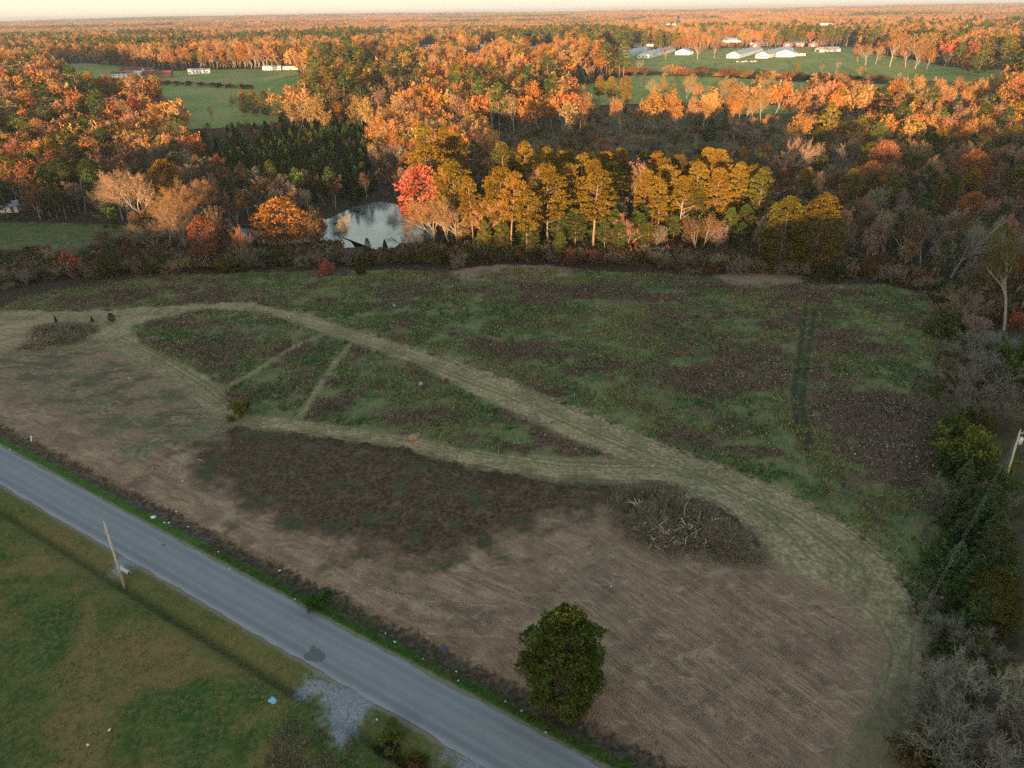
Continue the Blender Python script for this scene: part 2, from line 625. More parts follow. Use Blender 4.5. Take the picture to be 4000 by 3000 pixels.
TRACK = [P2([(1760, 660), (1755, 700), (1745, 760), (1735, 830), (1733, 880), (1750, 960)]), P2([(1741, 660), (1737, 700), (1727, 770), (1715, 850), (1722, 910), (1742, 980)])]


def weediness(x, y):
    w = np.zeros(x.shape)
    for c, ax, ay, s in WE:
        w = np.maximum(w, s * np.exp(-(((x - c[0]) / ax) ** 2 + ((y - c[1]) / ay) ** 2) * .9))
    n = fbm(x + 40, y * 1.3 + 9, 11, 4)
    n2 = fbm(x * .8 + 140, y * 1.6 + 19, 4.5, 3)
    n3 = fbm(x * .7 + 240, y * 1.7 + 59, 2.2, 3)
    w = sstep(.16, .84, w * .50 + (n - .5) * 1.5 + (n2 - .5) * 1.3 + (n3 - .5) * .8 + .27)
    for t_ in TRACK:
        w = w * np.clip((seg_dist(x, y, t_) - .6) / .6, .15, 1)
    return w


r_weed = np.zeros(GXf.shape)
r_weed[near_m] = weediness(GXf[near_m], GYf[near_m])
trk = np.zeros(GXf.shape)
for t_ in TRACK:
    trk[near_m] = np.maximum(trk[near_m], 1 - np.clip((seg_dist(GXf[near_m], GYf[near_m], t_) - .35) / .8, 0, 1))
GZ = GZ + np.where(near_m & (r_dirt > 0), .22 * (fbm(GXf, GYf, 2.4, 3) - .5), 0) + np.where(near_m & ((r_mead > 0) | (r_lens > 0) | (r_mulch > 0)), .35 * (fbm(GXf, GYf, 1.8, 2) - .5), 0)
ny, nx = GX.shape
idx = np.arange(nx * ny).reshape(ny, nx)
Fg = np.stack([idx[:-1, :-1], idx[:-1, 1:], idx[1:, 1:], idx[1:, :-1]], -1).reshape(-1, 4)


def ground_material():
    t = NT('ground_surface')
    p = t.pos()
    A = lambda n: t.attr(n).outputs['Fac']
    n_big = t.noise(p, .035, 4, .55)
    n_mid = t.noise(p, .22, 5, .6)
    n_fine = t.noise(p, 1.6, 6, .68)
    n_grit = t.noise(p, 6.0, 3, .7)
    edge = t.math('MULTIPLY_ADD', n_fine, 4.4, -2.2)
    edge2 = t.math('ADD', edge, t.math('MULTIPLY_ADD', n_mid, 13.0, -6.5))

    def mask(name, w=.35, e=edge, k=1.0):
        return t.ss(t.math('ADD', A(name), e if k == 1.0 else t.math('MULTIPLY', e, k)), -w, w)

    def xyz2(a, b):
        q = t.node('ShaderNodeCombineXYZ')
        t.put(q.inputs[0], a)
        t.put(q.inputs[1], b)
        return q.outputs[0]
    litter = t.ramp(n_fine, [(.25, (.020, .015, .010)), (.5, (.048, .034, .022)), (.75, (.095, .066, .042))])
    c = litter
    scrub = t.mix(t.ss(n_mid, .4, .62), (.085, .075, .038), (.06, .085, .03))
    c = t.mix(mask('r_scrub', 5, edge2), c, t.mix(t.ss(n_fine, .35, .7), scrub, (.12, .09, .05)))
    past = t.mix(t.ss(n_big, .38, .62), (.165, .24, .050), (.27, .265, .085))
    past = t.mix(t.math('MULTIPLY', t.ss(n_mid, .42, .7), .6), past, (.31, .27, .095))
    past = t.mix(t.math('MULTIPLY', t.ss(n_fine, .5, .8), .35), past, (.05, .09, .025))
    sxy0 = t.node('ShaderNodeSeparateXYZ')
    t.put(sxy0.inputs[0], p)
    past = t.mix(t.math('SUBTRACT', 1.0, t.ss(sxy0.outputs[1], 260, 330)), past, t.mix(t.ss(n_mid, .36, .6), (.05, .105, .026), (.135, .12, .05)))  # near field gets a darker copy of the grass, its shade painted in
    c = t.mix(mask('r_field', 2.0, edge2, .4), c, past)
    c = t.mix(mask('r_tan', 1.0, edge, .5), c, (.36, .28, .19))
    c = t.mix(mask('r_hill', 1.0), c, (.07, .08, .03))
    # the meadow
    g1 = t.mix(t.ss(n_mid, .38, .56), (.048, .115, .038), (.185, .200, .075))
    g1 = t.mix(t.math('MULTIPLY', t.ss(t.noise(t.scaled(p, (.8, 1.5, 1)), .11, 5, .66), .46, .62), .6), g1, (.19, .145, .08))
    g1 = t.mix(t.ss(n_fine, .46, .72), g1, (.21, .19, .09))
    g1 = t.mix(t.math('MULTIPLY', t.ss(n_grit, .46, .66), .7), g1, (.016, .028, .010))  # dark flecks painted in for the shade between grass blades
    wd = t.mix(t.ss(n_fine, .35, .62), (.050, .035, .023), (.195, .130, .083))  # brown weed ground, its dark tone deepened as painted shade under the stalks
    wd = t.mix(t.math('MULTIPLY', t.ss(n_grit, .52, .75), .5), wd, (.2, .155, .115))
    mead = t.mix(t.ss(t.math('ADD', A('r_weed'), t.math('MULTIPLY', edge, .18)), .25, .7), g1, wd)
    mead = t.mix(t.math('MULTIPLY', t.math('MULTIPLY', A('r_track'), t.ss(t.noise(p, .45, 4, .65), .22, .50)), .9), mead, (.036, .032, .020))
    c = t.mix(mask('r_mead', .5, edge, .7), c, mead)
    # bare soil with tractor streaks
    def xyz(a, b):
        q = t.node('ShaderNodeCombineXYZ')
        t.put(q.inputs[0], a)
        t.put(q.inputs[1], b)
        return q.outputs[0]
    sa = t.noise(xyz(t.math('MULTIPLY', A('pass_along'), .24), t.math('MULTIPLY', A('pass_across'), 2.9)), 1.0, 7, .72, .8)
    sb = t.noise(xyz(t.math('MULTIPLY', A('road_along'), .16), t.math('MULTIPLY', A('roadoff'), .8)), 1.0, 6, .66, 1.2)
    sm = t.node('ShaderNodeMix', data_type='FLOAT')
    t.put(sm.inputs[0], A('pass_blend'))
    t.put(sm.inputs[2], sb)
    t.put(sm.inputs[3], sa)
    streak = sm.outputs[0]
    so = t.mix(t.ss(streak, .36, .64), (.205, .128, .080), (.385, .254, .158))
    so = t.mix(t.math('MULTIPLY', t.ss(t.noise(p, .30, 5, .62, .5), .42, .62), .6), so, (.245, .158, .108))
    so = t.mix(t.math('MULTIPLY', t.ss(n_mid, .48, .70), .55), so, (.105, .066, .048))
    so = t.mix(t.math('MULTIPLY', t.ss(t.noise(t.scaled(p, (.6, 1.3, 1), (0, 0, .5)), .34, 6, .7, 1.2), .54, .64), .6), so, (.43, .31, .215))
    so = t.mix(t.math('MULTIPLY', t.ss(t.noise(p, .13, 3, .5), .60, .70), .8), so, (.40, .285, .18))
    so = t.mix(t.math('MULTIPLY', t.ss(n_grit, .44, .66), .5), so, (.075, .052, .038))
    so = t.mix(t.math('MULTIPLY', t.ss(n_fine, .6, .8), .5), so, (.33, .235, .160))
    so = t.mix(t.math('MULTIPLY', t.math('SUBTRACT', 1.0, A('pass_blend')), t.ss(n_fine, .3, .7)), so, (.27, .19, .125)) if False else so
    so = t.mix(t.ss(A('r_leftgreen'), .42, .60), so, t.mix(t.ss(n_fine, .4, .65), (.10, .115, .055), (.26, .215, .13)))
    c = t.mix(t.ss(t.math('ADD', A('r_dirt'), t.math('ADD', t.math('MULTIPLY', edge2, .6), 5.0)), -1.2, 1.2), c, so)
    # mown strip: straw with some green
    st = t.mix(t.ss(n_fine, .32, .68), (.22, .158, .085), (.46, .355, .205))
    st = t.mix(t.math('MULTIPLY', t.ss(t.noise(p, .12, 5, .65), .46, .60), .65), st, t.mix(t.ss(n_fine, .4, .65), (.13, .10, .052), (.26, .19, .11)))
    sw = t.noise(xyz2(t.math('MULTIPLY', A('r_straw'), 1.25), t.math('MULTIPLY', n_big, 1.6)), 1.0, 4, .6)
    st = t.mix(t.math('MULTIPLY', t.math('MULTIPLY', t.ss(sw, .50, .62), t.math('SUBTRACT', 1.0, t.ss(A('r_straw'), 5.0, 8.0))), .7), st, (.105, .12, .046))
    st = t.mix(t.math('MULTIPLY', t.ss(t.noise(p, .5, 5, .65), .5, .68), .75), st, (.15, .160, .065))
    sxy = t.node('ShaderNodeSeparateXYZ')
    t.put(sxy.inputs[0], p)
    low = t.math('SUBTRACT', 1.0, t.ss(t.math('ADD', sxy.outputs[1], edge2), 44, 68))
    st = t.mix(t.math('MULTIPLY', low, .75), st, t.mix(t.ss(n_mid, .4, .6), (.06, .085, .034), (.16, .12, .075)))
    st = t.mix(t.math('MULTIPLY', t.ss(n_grit, .5, .72), .4), st, (.13, .10, .06))
    c = t.mix(mask('r_straw', .8, edge2, .5), c, st)
    c = t.mix(t.math('MULTIPLY', mask('r_streak', .5, edge, .5), .7), c, st)
    c = t.mix(mask('r_lens', .7, edge2, .38), c, mead)
    mu = t.mix(t.ss(n_fine, .35, .7), (.036, .023, .015), (.135, .085, .050))
    mu = t.mix(t.math('MULTIPLY', t.ss(n_mid, .52, .66), .85), mu, (.05, .072, .026))
    mu = t.mix(t.math('MULTIPLY', t.ss(t.noise(p, .5, 5, .66), .52, .64), .6), mu, (.155, .108, .072))
    mu = t.mix(t.math('MULTIPLY', t.ss(n_grit, .52, .76), .5), mu, (.19, .145, .11))
    c = t.mix(mask('r_mulch', 3.2, edge2, 1.5), c, mu)
    m1, m2 = t.noise(t.scaled(p, (.8, 1.4, 1), (0, 0, .35)), .16, 6, .66), t.noise(t.scaled(p, (1, 1.5, 1), (0, 0, .3)), .24, 6, .68)
    mxm = t.mix(t.ss(n_fine, .35, .68), (.165, .108, .066), (.30, .212, .128))
    mxm = t.mix(t.math('MULTIPLY', t.ss(m1, .47, .57), .85), mxm, t.mix(n_grit, (.05, .038, .028), (.12, .088, .062)))
    mxm = t.mix(t.math('MULTIPLY', t.ss(m2, .50, .60), .8), mxm, t.mix(n_fine, (.06, .095, .034), (.15, .165, .075)))
    c = t.mix(t.math('MULTIPLY', mask('r_mixed', 4.0, edge2, 1.2), .9), c, mxm)
    c = t.mix(t.math('MULTIPLY', mask('r_needle', 1.2, edge2, .5), .8), c, t.mix(n_fine, (.07, .034, .024), (.17, .085, .055)))
    c = t.mix(mask('r_bank', 1.2, edge2, .5), c, t.mix(n_fine, (.21, .145, .10), (.36, .25, .17)))
    # lawns
    n_lawn = t.noise(t.scaled(p, (.8, 1.2, 1), (0, 0, .5)), .075, 4, .55, .8)
    la = t.mix(t.ss(n_lawn, .42, .60), (.028, .078, .012), (.200, .128, .045))
    la = t.mix(t.math('MULTIPLY', t.ss(n_mid, .42, .66), .55), la, (.125, .135, .034))
    la = t.mix(t.math('MULTIPLY', t.ss(n_fine, .42, .68), .5), la, (.23, .185, .09))
    la = t.mix(t.math('MULTIPLY', t.ss(n_grit, .48, .66), .55), la, (.03, .05, .014))
    o = A('roadoff')
    la = t.mix(t.math('MULTIPLY', t.ss(o, -ROAD_W - 7.0, -ROAD_W - 3.0), .6), la, t.mix(n_fine, (.055, .075, .018), (.17, .155, .055)))
    c = t.mix(t.ss(t.math('ADD', t.math('MULTIPLY', o, -1.0), edge), ROAD_W - .2, ROAD_W + .1), c, la)
    c = t.mix(mask('r_rlawn', .6, edge2, .5), c, t.mix(t.ss(n_mid, .4, .6), (.05, .055, .024), (.088, .065, .04)))
    # verge beyond the road: green grass, then a brown ditch
    og = t.math('ADD', o, t.math('MULTIPLY', edge, .5))
    vg = t.mix(t.ss(n_fine, .35, .65), (.026, .075, .010), (.065, .14, .022))
    br = t.mix(t.ss(n_fine, .4, .65), (.05, .036, .026), (.14, .105, .07))
    br = t.mix(t.math('MULTIPLY', t.ss(n_mid, .55, .65), .6), br, (.05, .07, .024))
    far_side = t.ss(og, ROAD_W - .3, ROAD_W - .1)
    c = t.mix(t.math('MULTIPLY', far_side, t.math('SUBTRACT', 1.0, t.ss(t.math('ADD', og, t.math('MULTIPLY_ADD', n_mid, 2.4, -1.2)), ROAD_W + 3.4, ROAD_W + 4.4))), c, br)
    c = t.mix(t.math('MULTIPLY', far_side, t.math('SUBTRACT', 1.0, t.ss(t.math('ADD', og, t.math('MULTIPLY_ADD', n_mid, 3.0, -1.5)), ROAD_W + 1.3, ROAD_W + 2.1))), c, vg)
    # crumbly edge and gravel
    ab = t.math('ABSOLUTE', o)
    c = t.mix(t.math('SUBTRACT', 1.0, t.ss(t.math('ADD', ab, t.math('MULTIPLY', edge, .35)), ROAD_W + .2, ROAD_W + .6)), c, t.mix(n_grit, (.13, .10, .075), (.27, .22, .17)))
    gr = t.mix(t.ss(n_grit, .35, .7), (.15, .155, .165), (.34, .35, .37))
    gr = t.mix(t.math('MULTIPLY', t.ss(n_fine, .55, .7), .7), gr, (.09, .085, .065))
    c = t.mix(mask('r_grav', 1.2, edge2, .9), c, gr)
    hgt = t.math('ADD', t.math('MULTIPLY', n_fine, 1.0), t.math('MULTIPLY', n_grit, .5))
    return t.surf(c, .95, t.bump(hgt, .7, .25), .1)


_q0, _q1 = at2(1330 * K, 1205 * K), at2(1890 * K, 1600 * K)
pd_ = (_q1 - _q0) / np.linalg.norm(_q1 - _q0)
_wob = 1.6 * (fbm(GXf, GYf, 30, 2) - .5)
pa_l, pa_c = GXf * pd_[0] + GYf * pd_[1], -GXf * pd_[1] + GYf * pd_[0] + _wob
pa_b = sstep(-9, 5, (GXf - at2(1180 * K, 1300 * K)[0]) * rd[0] + (GYf - at2(1180 * K, 1300 * K)[1]) * rd[1])
lg = np.zeros(GXf.shape)
a1, a2 = at2(200 * K, 820 * K), at2(120 * K, 800 * K)
dl = np.minimum(seg_dist(GXf, GYf, P2([(60, 800), (220, 850), (380, 900)])) / 13.0, 3)
lg = np.clip(.75 - .45 * dl + 1.2 * (fbm(GXf + 5, GYf, 9, 3) - .5), 0, 1) * (near_m)
ground_me = new_mesh('ground', np.stack([GXf, GYf, GZ], 1), Fg, ground_material(), True,
                     vattr=dict(r_lens=r_lens, r_straw=r_straw, r_mulch=r_mulch, r_dirt=r_dirt, r_mead=r_mead, r_rlawn=r_rlawn, r_streak=r_streak, r_grav=r_grav, r_bank=r_bank,
                                r_field=r_field, r_tan=r_tan, r_scrub=r_scrub, r_hill=r_hill, r_weed=r_weed, r_track=trk, r_leftgreen=lg, roadoff=road_off(GXf, GYf), road_along=road_along(GXf, GYf), r_mixed=r_mixed, r_needle=r_needle, pass_along=pa_l, pass_across=pa_c, pass_blend=pa_b))
link('ground', ground_me, kind='structure')


# ------------------------------------------------------------------ road
def road_material():
    t = NT('worn_asphalt')
    p = t.pos()
    o = t.attr('off').outputs['Fac']
    n1, n2, n3 = t.noise(p, .35, 4, .6), t.noise(p, 14, 3, .7), t.noise(t.scaled(p, (.05, .9, 1), (0, 0, math.atan2(-rd[1], rd[0]))), 1.2, 4, .6)
    c = t.mix(n2, (.150, .160, .172), (.245, .256, .268))
    c = t.mix(t.math('MULTIPLY', t.ss(n1, .4, .7), .35), c, (.25, .255, .26))
    for w_, k_ in ((-1.9, .5), (-.75, .28), (.75, .2), (1.9, .35)):      # wheel tracks worn darker
        d = t.math('ABSOLUTE', t.math('SUBTRACT', o, w_))
        c = t.mix(t.math('MULTIPLY', t.math('SUBTRACT', 1.0, t.ss(t.math('ADD', d, t.math('MULTIPLY', n3, .3)), .25, .75)), k_), c, (.115, .12, .128))
    c = t.mix(t.math('MULTIPLY', t.ss(t.math('ADD', t.math('MULTIPLY', o, -1.0), t.math('MULTIPLY', n3, .5)), ROAD_W - .35, ROAD_W + .25), .5), c, (.30, .30, .31))
    d = t.math('ABSOLUTE', t.math('SUBTRACT', o, .25))                   # faint old seam
    c = t.mix(t.math('MULTIPLY', t.math('SUBTRACT', 1.0, t.ss(d, .02, .10)), t.math('MULTIPLY', t.ss(n3, .35, .55), .55)), c, (.27, .22, .17))
    c = t.mix(t.math('MULTIPLY', t.ss(t.noise(p, .6, 3, .5), .68, .73), .5), c, (.25, .20, .15))
    return t.surf(c, .8, t.bump(n2, .3, .02), .25)


ss_ = np.arange(-900, 140, 1.5)
oo = np.linspace(-ROAD_W, ROAD_W, 9)
S_, O_ = np.meshgrid(ss_, oo, indexing='ij')
ej = (vnoise(S_ * .9, O_ * 0 + 3) - .5) * .35
O2 = np.where(np.abs(O_) > ROAD_W - .01, O_ + np.sign(O_) * ej, O_)
RX = S_ * rd[0] + (O2 + ROAD_O) * rn[0]
RY = S_ * rd[1] + (O2 + ROAD_O) * rn[1]
road_z = 0.05 * (1 - (O_ / ROAD_W) ** 2) + .012
ii = np.arange(RX.size).reshape(RX.shape)
Fr = np.stack([ii[:-1, :-1], ii[1:, :-1], ii[1:, 1:], ii[:-1, 1:]], -1).reshape(-1, 4)
link('road', new_mesh('road', np.stack([RX, RY, road_z], -1).reshape(-1, 3), Fr, road_material(), True, vattr=dict(off=O2.ravel())), kind='structure')


def road_pt(s, o, z=0.0):
    return (s * rd[0] + (o + ROAD_O) * rn[0], s * rd[1] + (o + ROAD_O) * rn[1], z)


def flat_patch(name, outline, z, mat, **props):
    V = [(p[0], p[1], z(p[0], p[1]) if callable(z) else z) for p in outline]
    c = np.mean(V, 0)
    V.append(tuple(c))
    n = len(outline)
    return link(name, new_mesh(name, V, np.array([(i, (i + 1) % n, n) for i in range(n)]), mat), **props)


line_m = plain('faded_line_paint', (.26, .25, .235), .8, .3, 2)
V, Fl = [], []
_sl = np.arange(-300, 60, 1.5)
for b0 in (-.62, .55):                # faint old lines, one thin sheet
    n = len(V)
    for s in _sl:
        for b in (b0 - .03, b0 + .03):
            V.append(road_pt(s, b + .04 * math.sin(s * .11), .05 * (1 - (b / ROAD_W) ** 2) + .017))
    for k in range(len(_sl) - 1):
        Fl.append((n + 2 * k, n + 2 * k + 2, n + 2 * k + 3, n + 2 * k + 1))
link('road_line', new_mesh('road_line', V, np.array(Fl), line_m), kind='structure')
patch_m = plain('dark_asphalt_patch', (.10, .105, .11), .8, .35, 4)
for (px, py, w, hh) in ((1230, 2560, 1.3, .9), (640, 2130, .3, .22)):
    c = flat(px, py)
    pts = []
    for k in range(22):
        a = 2 * math.pi * k / 22
        r_ = 1 + .35 * math.sin(3 * a + 1) * random.random() + random.uniform(-.15, .15)
        pts.append(c + rd * w * r_ * math.cos(a) + rn * hh * r_ * math.sin(a))
    flat_patch('road_patch', pts, lambda x, y: .05 * (1 - (road_off(x, y) / ROAD_W) ** 2) + .018, patch_m, kind='structure')


# ------------------------------------------------------------------ tyre tracks pressed in the soil (draped ribbons)
def track_material():
    t = NT('tyre_print')
    u = t.attr('u').outputs['Fac']
    v = t.attr('v').outputs['Fac']
    p = t.pos()
    n = t.noise(p, .8, 4, .6)
    ph = t.math('ADD', t.math('MULTIPLY', u, 19.0), t.math('MULTIPLY', t.math('ABSOLUTE', v), -1.4))
    w = t.math('SINE', ph)
    c = t.mix(t.ss(w, -.4, .5), (.115, .08, .058), (.29, .21, .145))
    al = t.math('MULTIPLY', t.ss(t.math('SUBTRACT', 1.0, t.math('ABSOLUTE', v)), .0, .3), t.ss(n, .46, .60))
    return t.surf(c, .95, None, .1, 0, t.math('MULTIPLY', al, .4))


def ribbons(name, lines, width, mat, lift=.05):
    Vs, Fs, U, W = [], [], [], []
    n0 = 0
    for ln in lines:
        ln = np.asarray(ln)
        seg = np.hypot(*np.diff(ln, axis=0).T)
        L = np.concatenate([[0], np.cumsum(seg)])
        k = max(int(L[-1] / .5), 2)
        q = np.linspace(0, L[-1], k)
        x, y = np.interp(q, L, ln[:, 0]), np.interp(q, L, ln[:, 1])
        dx, dy = np.gradient(x), np.gradient(y)
        l_ = np.hypot(dx, dy) + 1e-9
        wob = .25 * (vnoise(q * .2 + ln[0, 0], q * 0) - .5)
        for s_i, vv in enumerate((-1, 0, 1)):
            xx, yy = x - dy / l_ * (vv * width / 2 + wob), y + dx / l_ * (vv * width / 2 + wob)
            Vs.append(np.stack([xx, yy, gz(xx, yy) + lift + .0015 * len(Vs)], 1))
            U.append(q)
            W.append(np.full(k, vv))
        for a in (0, 1):
            i = np.arange(k - 1)
            Fs.append(np.stack([n0 + a * k + i, n0 + a * k + i + 1, n0 + (a + 1) * k + i + 1, n0 + (a + 1) * k + i], 1))
        n0 += 3 * k
    return link(name, new_mesh(name, np.concatenate(Vs), np.concatenate(Fs), mat, False, vattr=dict(u=np.concatenate(U), v=np.concatenate(W))), kind='structure')


_xi = lambda x: np.clip(np.searchsorted(gx, x) - 1, 0, len(gx) - 2)
GZ2 = GZ.reshape(ny, nx)


def gz(x, y):                         # height of the ground mesh itself
    x, y = np.asarray(x, float), np.asarray(y, float)
    i, j = _xi(x), np.clip(np.searchsorted(gy, y) - 1, 0, len(gy) - 2)
    fx, fy = (x - gx[i]) / (gx[i + 1] - gx[i]), (y - gy[j]) / (gy[j + 1] - gy[j])
    return (GZ2[j, i] * (1 - fx) + GZ2[j, i + 1] * fx) * (1 - fy) + (GZ2[j + 1, i] * (1 - fx) + GZ2[j + 1, i + 1] * fx) * fy


def gz1(x, y):
    return float(gz(np.array([x]), np.array([y]))[0])


tl = []
lrng = np.random.default_rng(21)
for k in range(34):                   # long passes across the cleared corner
    y0 = lrng.uniform(0, 1)
    a = np.array([1330 + lrng.normal(0, 40) + 420 * y0, 1205 + 60 * y0])
    b = a + np.array([560, 400]) * lrng.uniform(.45, 1.0) + lrng.normal(0, 25, 2)
    off = np.array([-.55, .85]) * lrng.uniform(0, 300) * (1 - .3 * y0)
    mid = (a + b) / 2 + off + lrng.normal(0, 10, 2)
    tl.append(P2([tuple(a + off), tuple(mid), tuple(b + off)]))
for k in range(4):                    # passes fanning out to the left, parallel to the road
    t0 = lrng.uniform(0, 1)
    a = np.array([1330 - 30 * t0, 1180 + 60 * t0])
    c1 = np.array([1120 - 60 * t0, 1290 + 80 * t0])
    c2 = np.array([900 - 330 * t0, 1300 + 60 * lrng.uniform(-1, 1) - 50 * t0])
    tl.append(P2([tuple(a), tuple((a + c1) / 2 + lrng.normal(0, 12, 2)), tuple(c1), tuple(c2)]))
for k in range(8):
    o_ = ROAD_W + 4.6 + k * .75 + lrng.uniform(-.2, .2)
    s0 = lrng.uniform(-70, -40)
    q = np.linspace(s0, s0 + lrng.uniform(30, 60), 20)
    tl.append(np.array([road_pt(s, o_ + .5 * math.sin(s * .12 + k))[:2] for s in q]))
good = []
for ln in tl:
    q = np.linspace(0, len(ln) - 1, 60)
    x, y = np.interp(q, np.arange(len(ln)), ln[:, 0]), np.interp(q, np.arange(len(ln)), ln[:, 1])
    ok = (sdist(x, y, DIRT) > 1.5) & (road_off(x, y) > ROAD_W + 3.6)
    if ok.sum() > 10:
        kk = np.nonzero(ok)[0]
        ln_ = np.stack([x, y], 1)[kk[0]:kk[-1] + 1]
        if len(ln_) > 14:
            kr = np.ones(9) / 9
            pad = np.concatenate([np.repeat(ln_[:1], 4, 0), ln_, np.repeat(ln_[-1:], 4, 0)])
            ln_ = np.stack([np.convolve(pad[:, i_], kr, 'valid') for i_ in (0, 1)], 1)
            good.append(ln_[3:-3])
ribbons('tyre_tracks', good, .55, track_material())


# ------------------------------------------------------------------ pond
def water_material():
    t = NT('pond_water')
    p = t.pos()
    n = t.noise(p, .9, 4, .6)
    weed = t.math('MULTIPLY', t.ss(t.noise(p, 1.5, 5, .75), .50, .56), t.ss(t.noise(p, .09, 3, .6), .38, .54))
    c = t.mix(weed, (.014, .016, .015), (.34, .35, .35))  # floating weed, coloured pale to imitate the silvery sky reflection
    ro = t.math('MULTIPLY_ADD', weed, .4, .10)
    return t.surf(c, ro, t.bump(n, .05, .02), .5)


pc = POND.mean(0)
flat_patch('pond_water', [pc + (q - pc) * 1.0 + (q - pc) / np.linalg.norm(q - pc) * 2.0 for q in POND], POND_Z, water_material(), kind='structure')

# ================================================================== buildings
HM = {}
for n_, c_, r_ in (('white_siding', (.80, .78, .74), .6), ('cream_siding', (.72, .66, .56), .6), ('grey_siding', (.42, .42, .42), .6), ('red_paint', (.34, .055, .035), .6), ('brick_red', (.30, .12, .075), .8),
                   ('red_shingle', (.20, .055, .045), .85), ('metal_roof', (.30, .31, .34), .5), ('grey_shingle', (.23, .22, .21), .85), ('dark_shingle', (.10, .095, .09), .85), ('white_roof', (.68, .69, .70), .45),
                   ('window_glass', (.05, .06, .07), .15), ('dark_opening', (.03, .028, .025), .9), ('white_trim', (.8, .8, .78), .5), ('blue_metal', (.20, .30, .45), .4)):
    HM[n_] = plain(n_, c_, r_, .12, .8)


def gable_house(label, cat, c, yaw, L, Wd, hw, hr, wall, roof, name='house', group=None, windows=4, doors=1, chimney=False, big_door=None, end_windows=0, vents=0, porch=False):
    """ridge along local x; the long front looks to local -y, the gable end with a big door to local -x"""
    t = thing(name, tuple(c), label, cat, group, yaw)
    b = MB()
    x0, x1, y0, y1 = -L / 2, L / 2, -Wd / 2, Wd / 2
    b.add([(x0, y0, -1.5), (x1, y0, -1.5), (x1, y1, -1.5), (x0, y1, -1.5), (x0, y0, hw), (x1, y0, hw), (x1, y1, hw), (x0, y1, hw), (x0, 0, hw + hr), (x1, 0, hw + hr)],
          [(3, 2, 1, 0), (0, 1, 5, 4), (2, 3, 7, 6), (1, 2, 6, 9, 5), (3, 0, 4, 8, 7), (4, 5, 9, 8), (6, 7, 8, 9)])
    b.build('wall', HM[wall], t)
    r_ = MB()
    ov, th = .5, .22
    sl = hr / (Wd / 2)
    ye = Wd / 2 + ov
    ze = hw - ov * sl
    for s in (-1, 1):
        r_.add([(x0 - ov, s * ye, ze + .03), (x1 + ov, s * ye, ze + .03), (x1 + ov, 0, hw + hr + .03), (x0 - ov, 0, hw + hr + .03),
                (x0 - ov, s * ye, ze + th), (x1 + ov, s * ye, ze + th), (x1 + ov, 0, hw + hr + th + .03), (x0 - ov, 0, hw + hr + th + .03)],
               [(0, 1, 2, 3), (4, 5, 6, 7), (0, 1, 5, 4), (1, 2, 6, 5), (2, 3, 7, 6), (3, 0, 4, 7)])
    ro = r_.build('roof', HM[roof], t)
    if chimney:
        q = MB()
        q.box(L * .15, L * .15 + .9, .6, 1.4, hw, hw + hr + 1.2)
        q.build('chimney', HM['brick_red'], ro)
    nslot = windows + doors
    for k in range(nslot):
        xx = x0 + L * (k + .5) / nslot
        isd = doors and k == nslot // 2
        q = MB()
        if isd:
            q.box(xx - .5, xx + .5, y0 - .06, y0 - .003, 0, 2.05)
            q.build('door', HM['white_trim'] if wall not in ('white_siding', 'cream_siding') else HM['brick_red'], t)
        else:
            q.box(xx - .75, xx + .75, y0 - .08, y0 - .003, 1.0, 2.2)
            fr = q.build('window', HM['white_trim'], t)
            q2 = MB()
            q2.box(xx - .62, xx + .62, y0 - .10, y0 - .082, 1.1, 2.1)
            q2.build('pane', HM['window_glass'], fr)
    if big_door:
        w_, h_, mt = big_door
        q = MB()
        q.box(x0 - .08, x0 - .003, -w_ / 2, w_ / 2, 0, h_)
        q.build('end_door', HM[mt], t)
    for k in range(end_windows):
        yy = y0 + Wd * (k + .5) / end_windows
        q = MB()
        q.box(x0 - .07, x0 - .003, yy - .9, yy + .9, .7, 2.1)
        q.build('end_opening', HM['dark_opening'], t)
    if vents:
        q = MB()
        q.box(x0 + 3, x1 - 3, y0 - .06, y0 - .003, .8, 1.7)
        q.build('side_curtain', HM['grey_siding'], t)
        for k in range(vents):
            q = MB()
            xx = x0 + L * (k + .5) / vents
            q.tube([(xx, 0, hw + hr - .1), (xx, 0, hw + hr + .9)], .35, 8)
            q.build('roof_vent', HM['metal_roof'], ro)
    if porch:
        q = MB()
        q.box(x0 + L * .3, x0 + L * .7, y0 - 2.2, y0 - .01, hw - .35, hw - .2)
        for k in range(4):
            xx = x0 + L * (.3 + .4 * k / 3) + (.1 if k == 0 else -.1 if k == 3 else 0)
            q.box(xx - .08, xx + .08, y0 - 2.1, y0 - 1.94, 0, hw - .352)
        q.build('porch', HM['white_trim'], t)
    return t


# parts of the photograph (pixels) where open ground, water or roofs stay in sight past the nearer trees
OPEN_PX = [[(860, 392), (1110, 378), (1125, 440), (900, 475)], [(700, 300), (1180, 295), (1200, 355), (1110, 385), (1020, 350), (930, 345), (880, 395), (890, 470), (700, 495), (640, 405), (560, 345), (640, 310)], [(190, 262), (430, 262), (430, 308), (300, 300)],
           [(2360, 230), (2680, 230), (3050, 235), (3300, 215), (3420, 250), (3680, 285), (3950, 330), (3650, 318), (3400, 300), (3000, 272), (2600, 270)],
           [(2230, 400), (2290, 345), (2480, 298), (3100, 325), (3920, 338), (3880, 380), (3400, 352), (2900, 350), (2500, 405)], [(2910, 418), (3110, 412), (3110, 440), (2925, 443)],
           [(-300, 880), (250, 885), (440, 915), (250, 965), (-300, 975)], [(1280, 835), (1640, 815), (1660, 950), (1480, 985), (1330, 975)]]
SCRUB_PX = [(1880, 480), (2300, 445), (2900, 465), (3350, 455), (3330, 530), (2950, 590), (2300, 575), (1950, 560)]
OPEN_PX = [np.array(p, float) for p in OPEN_PX]
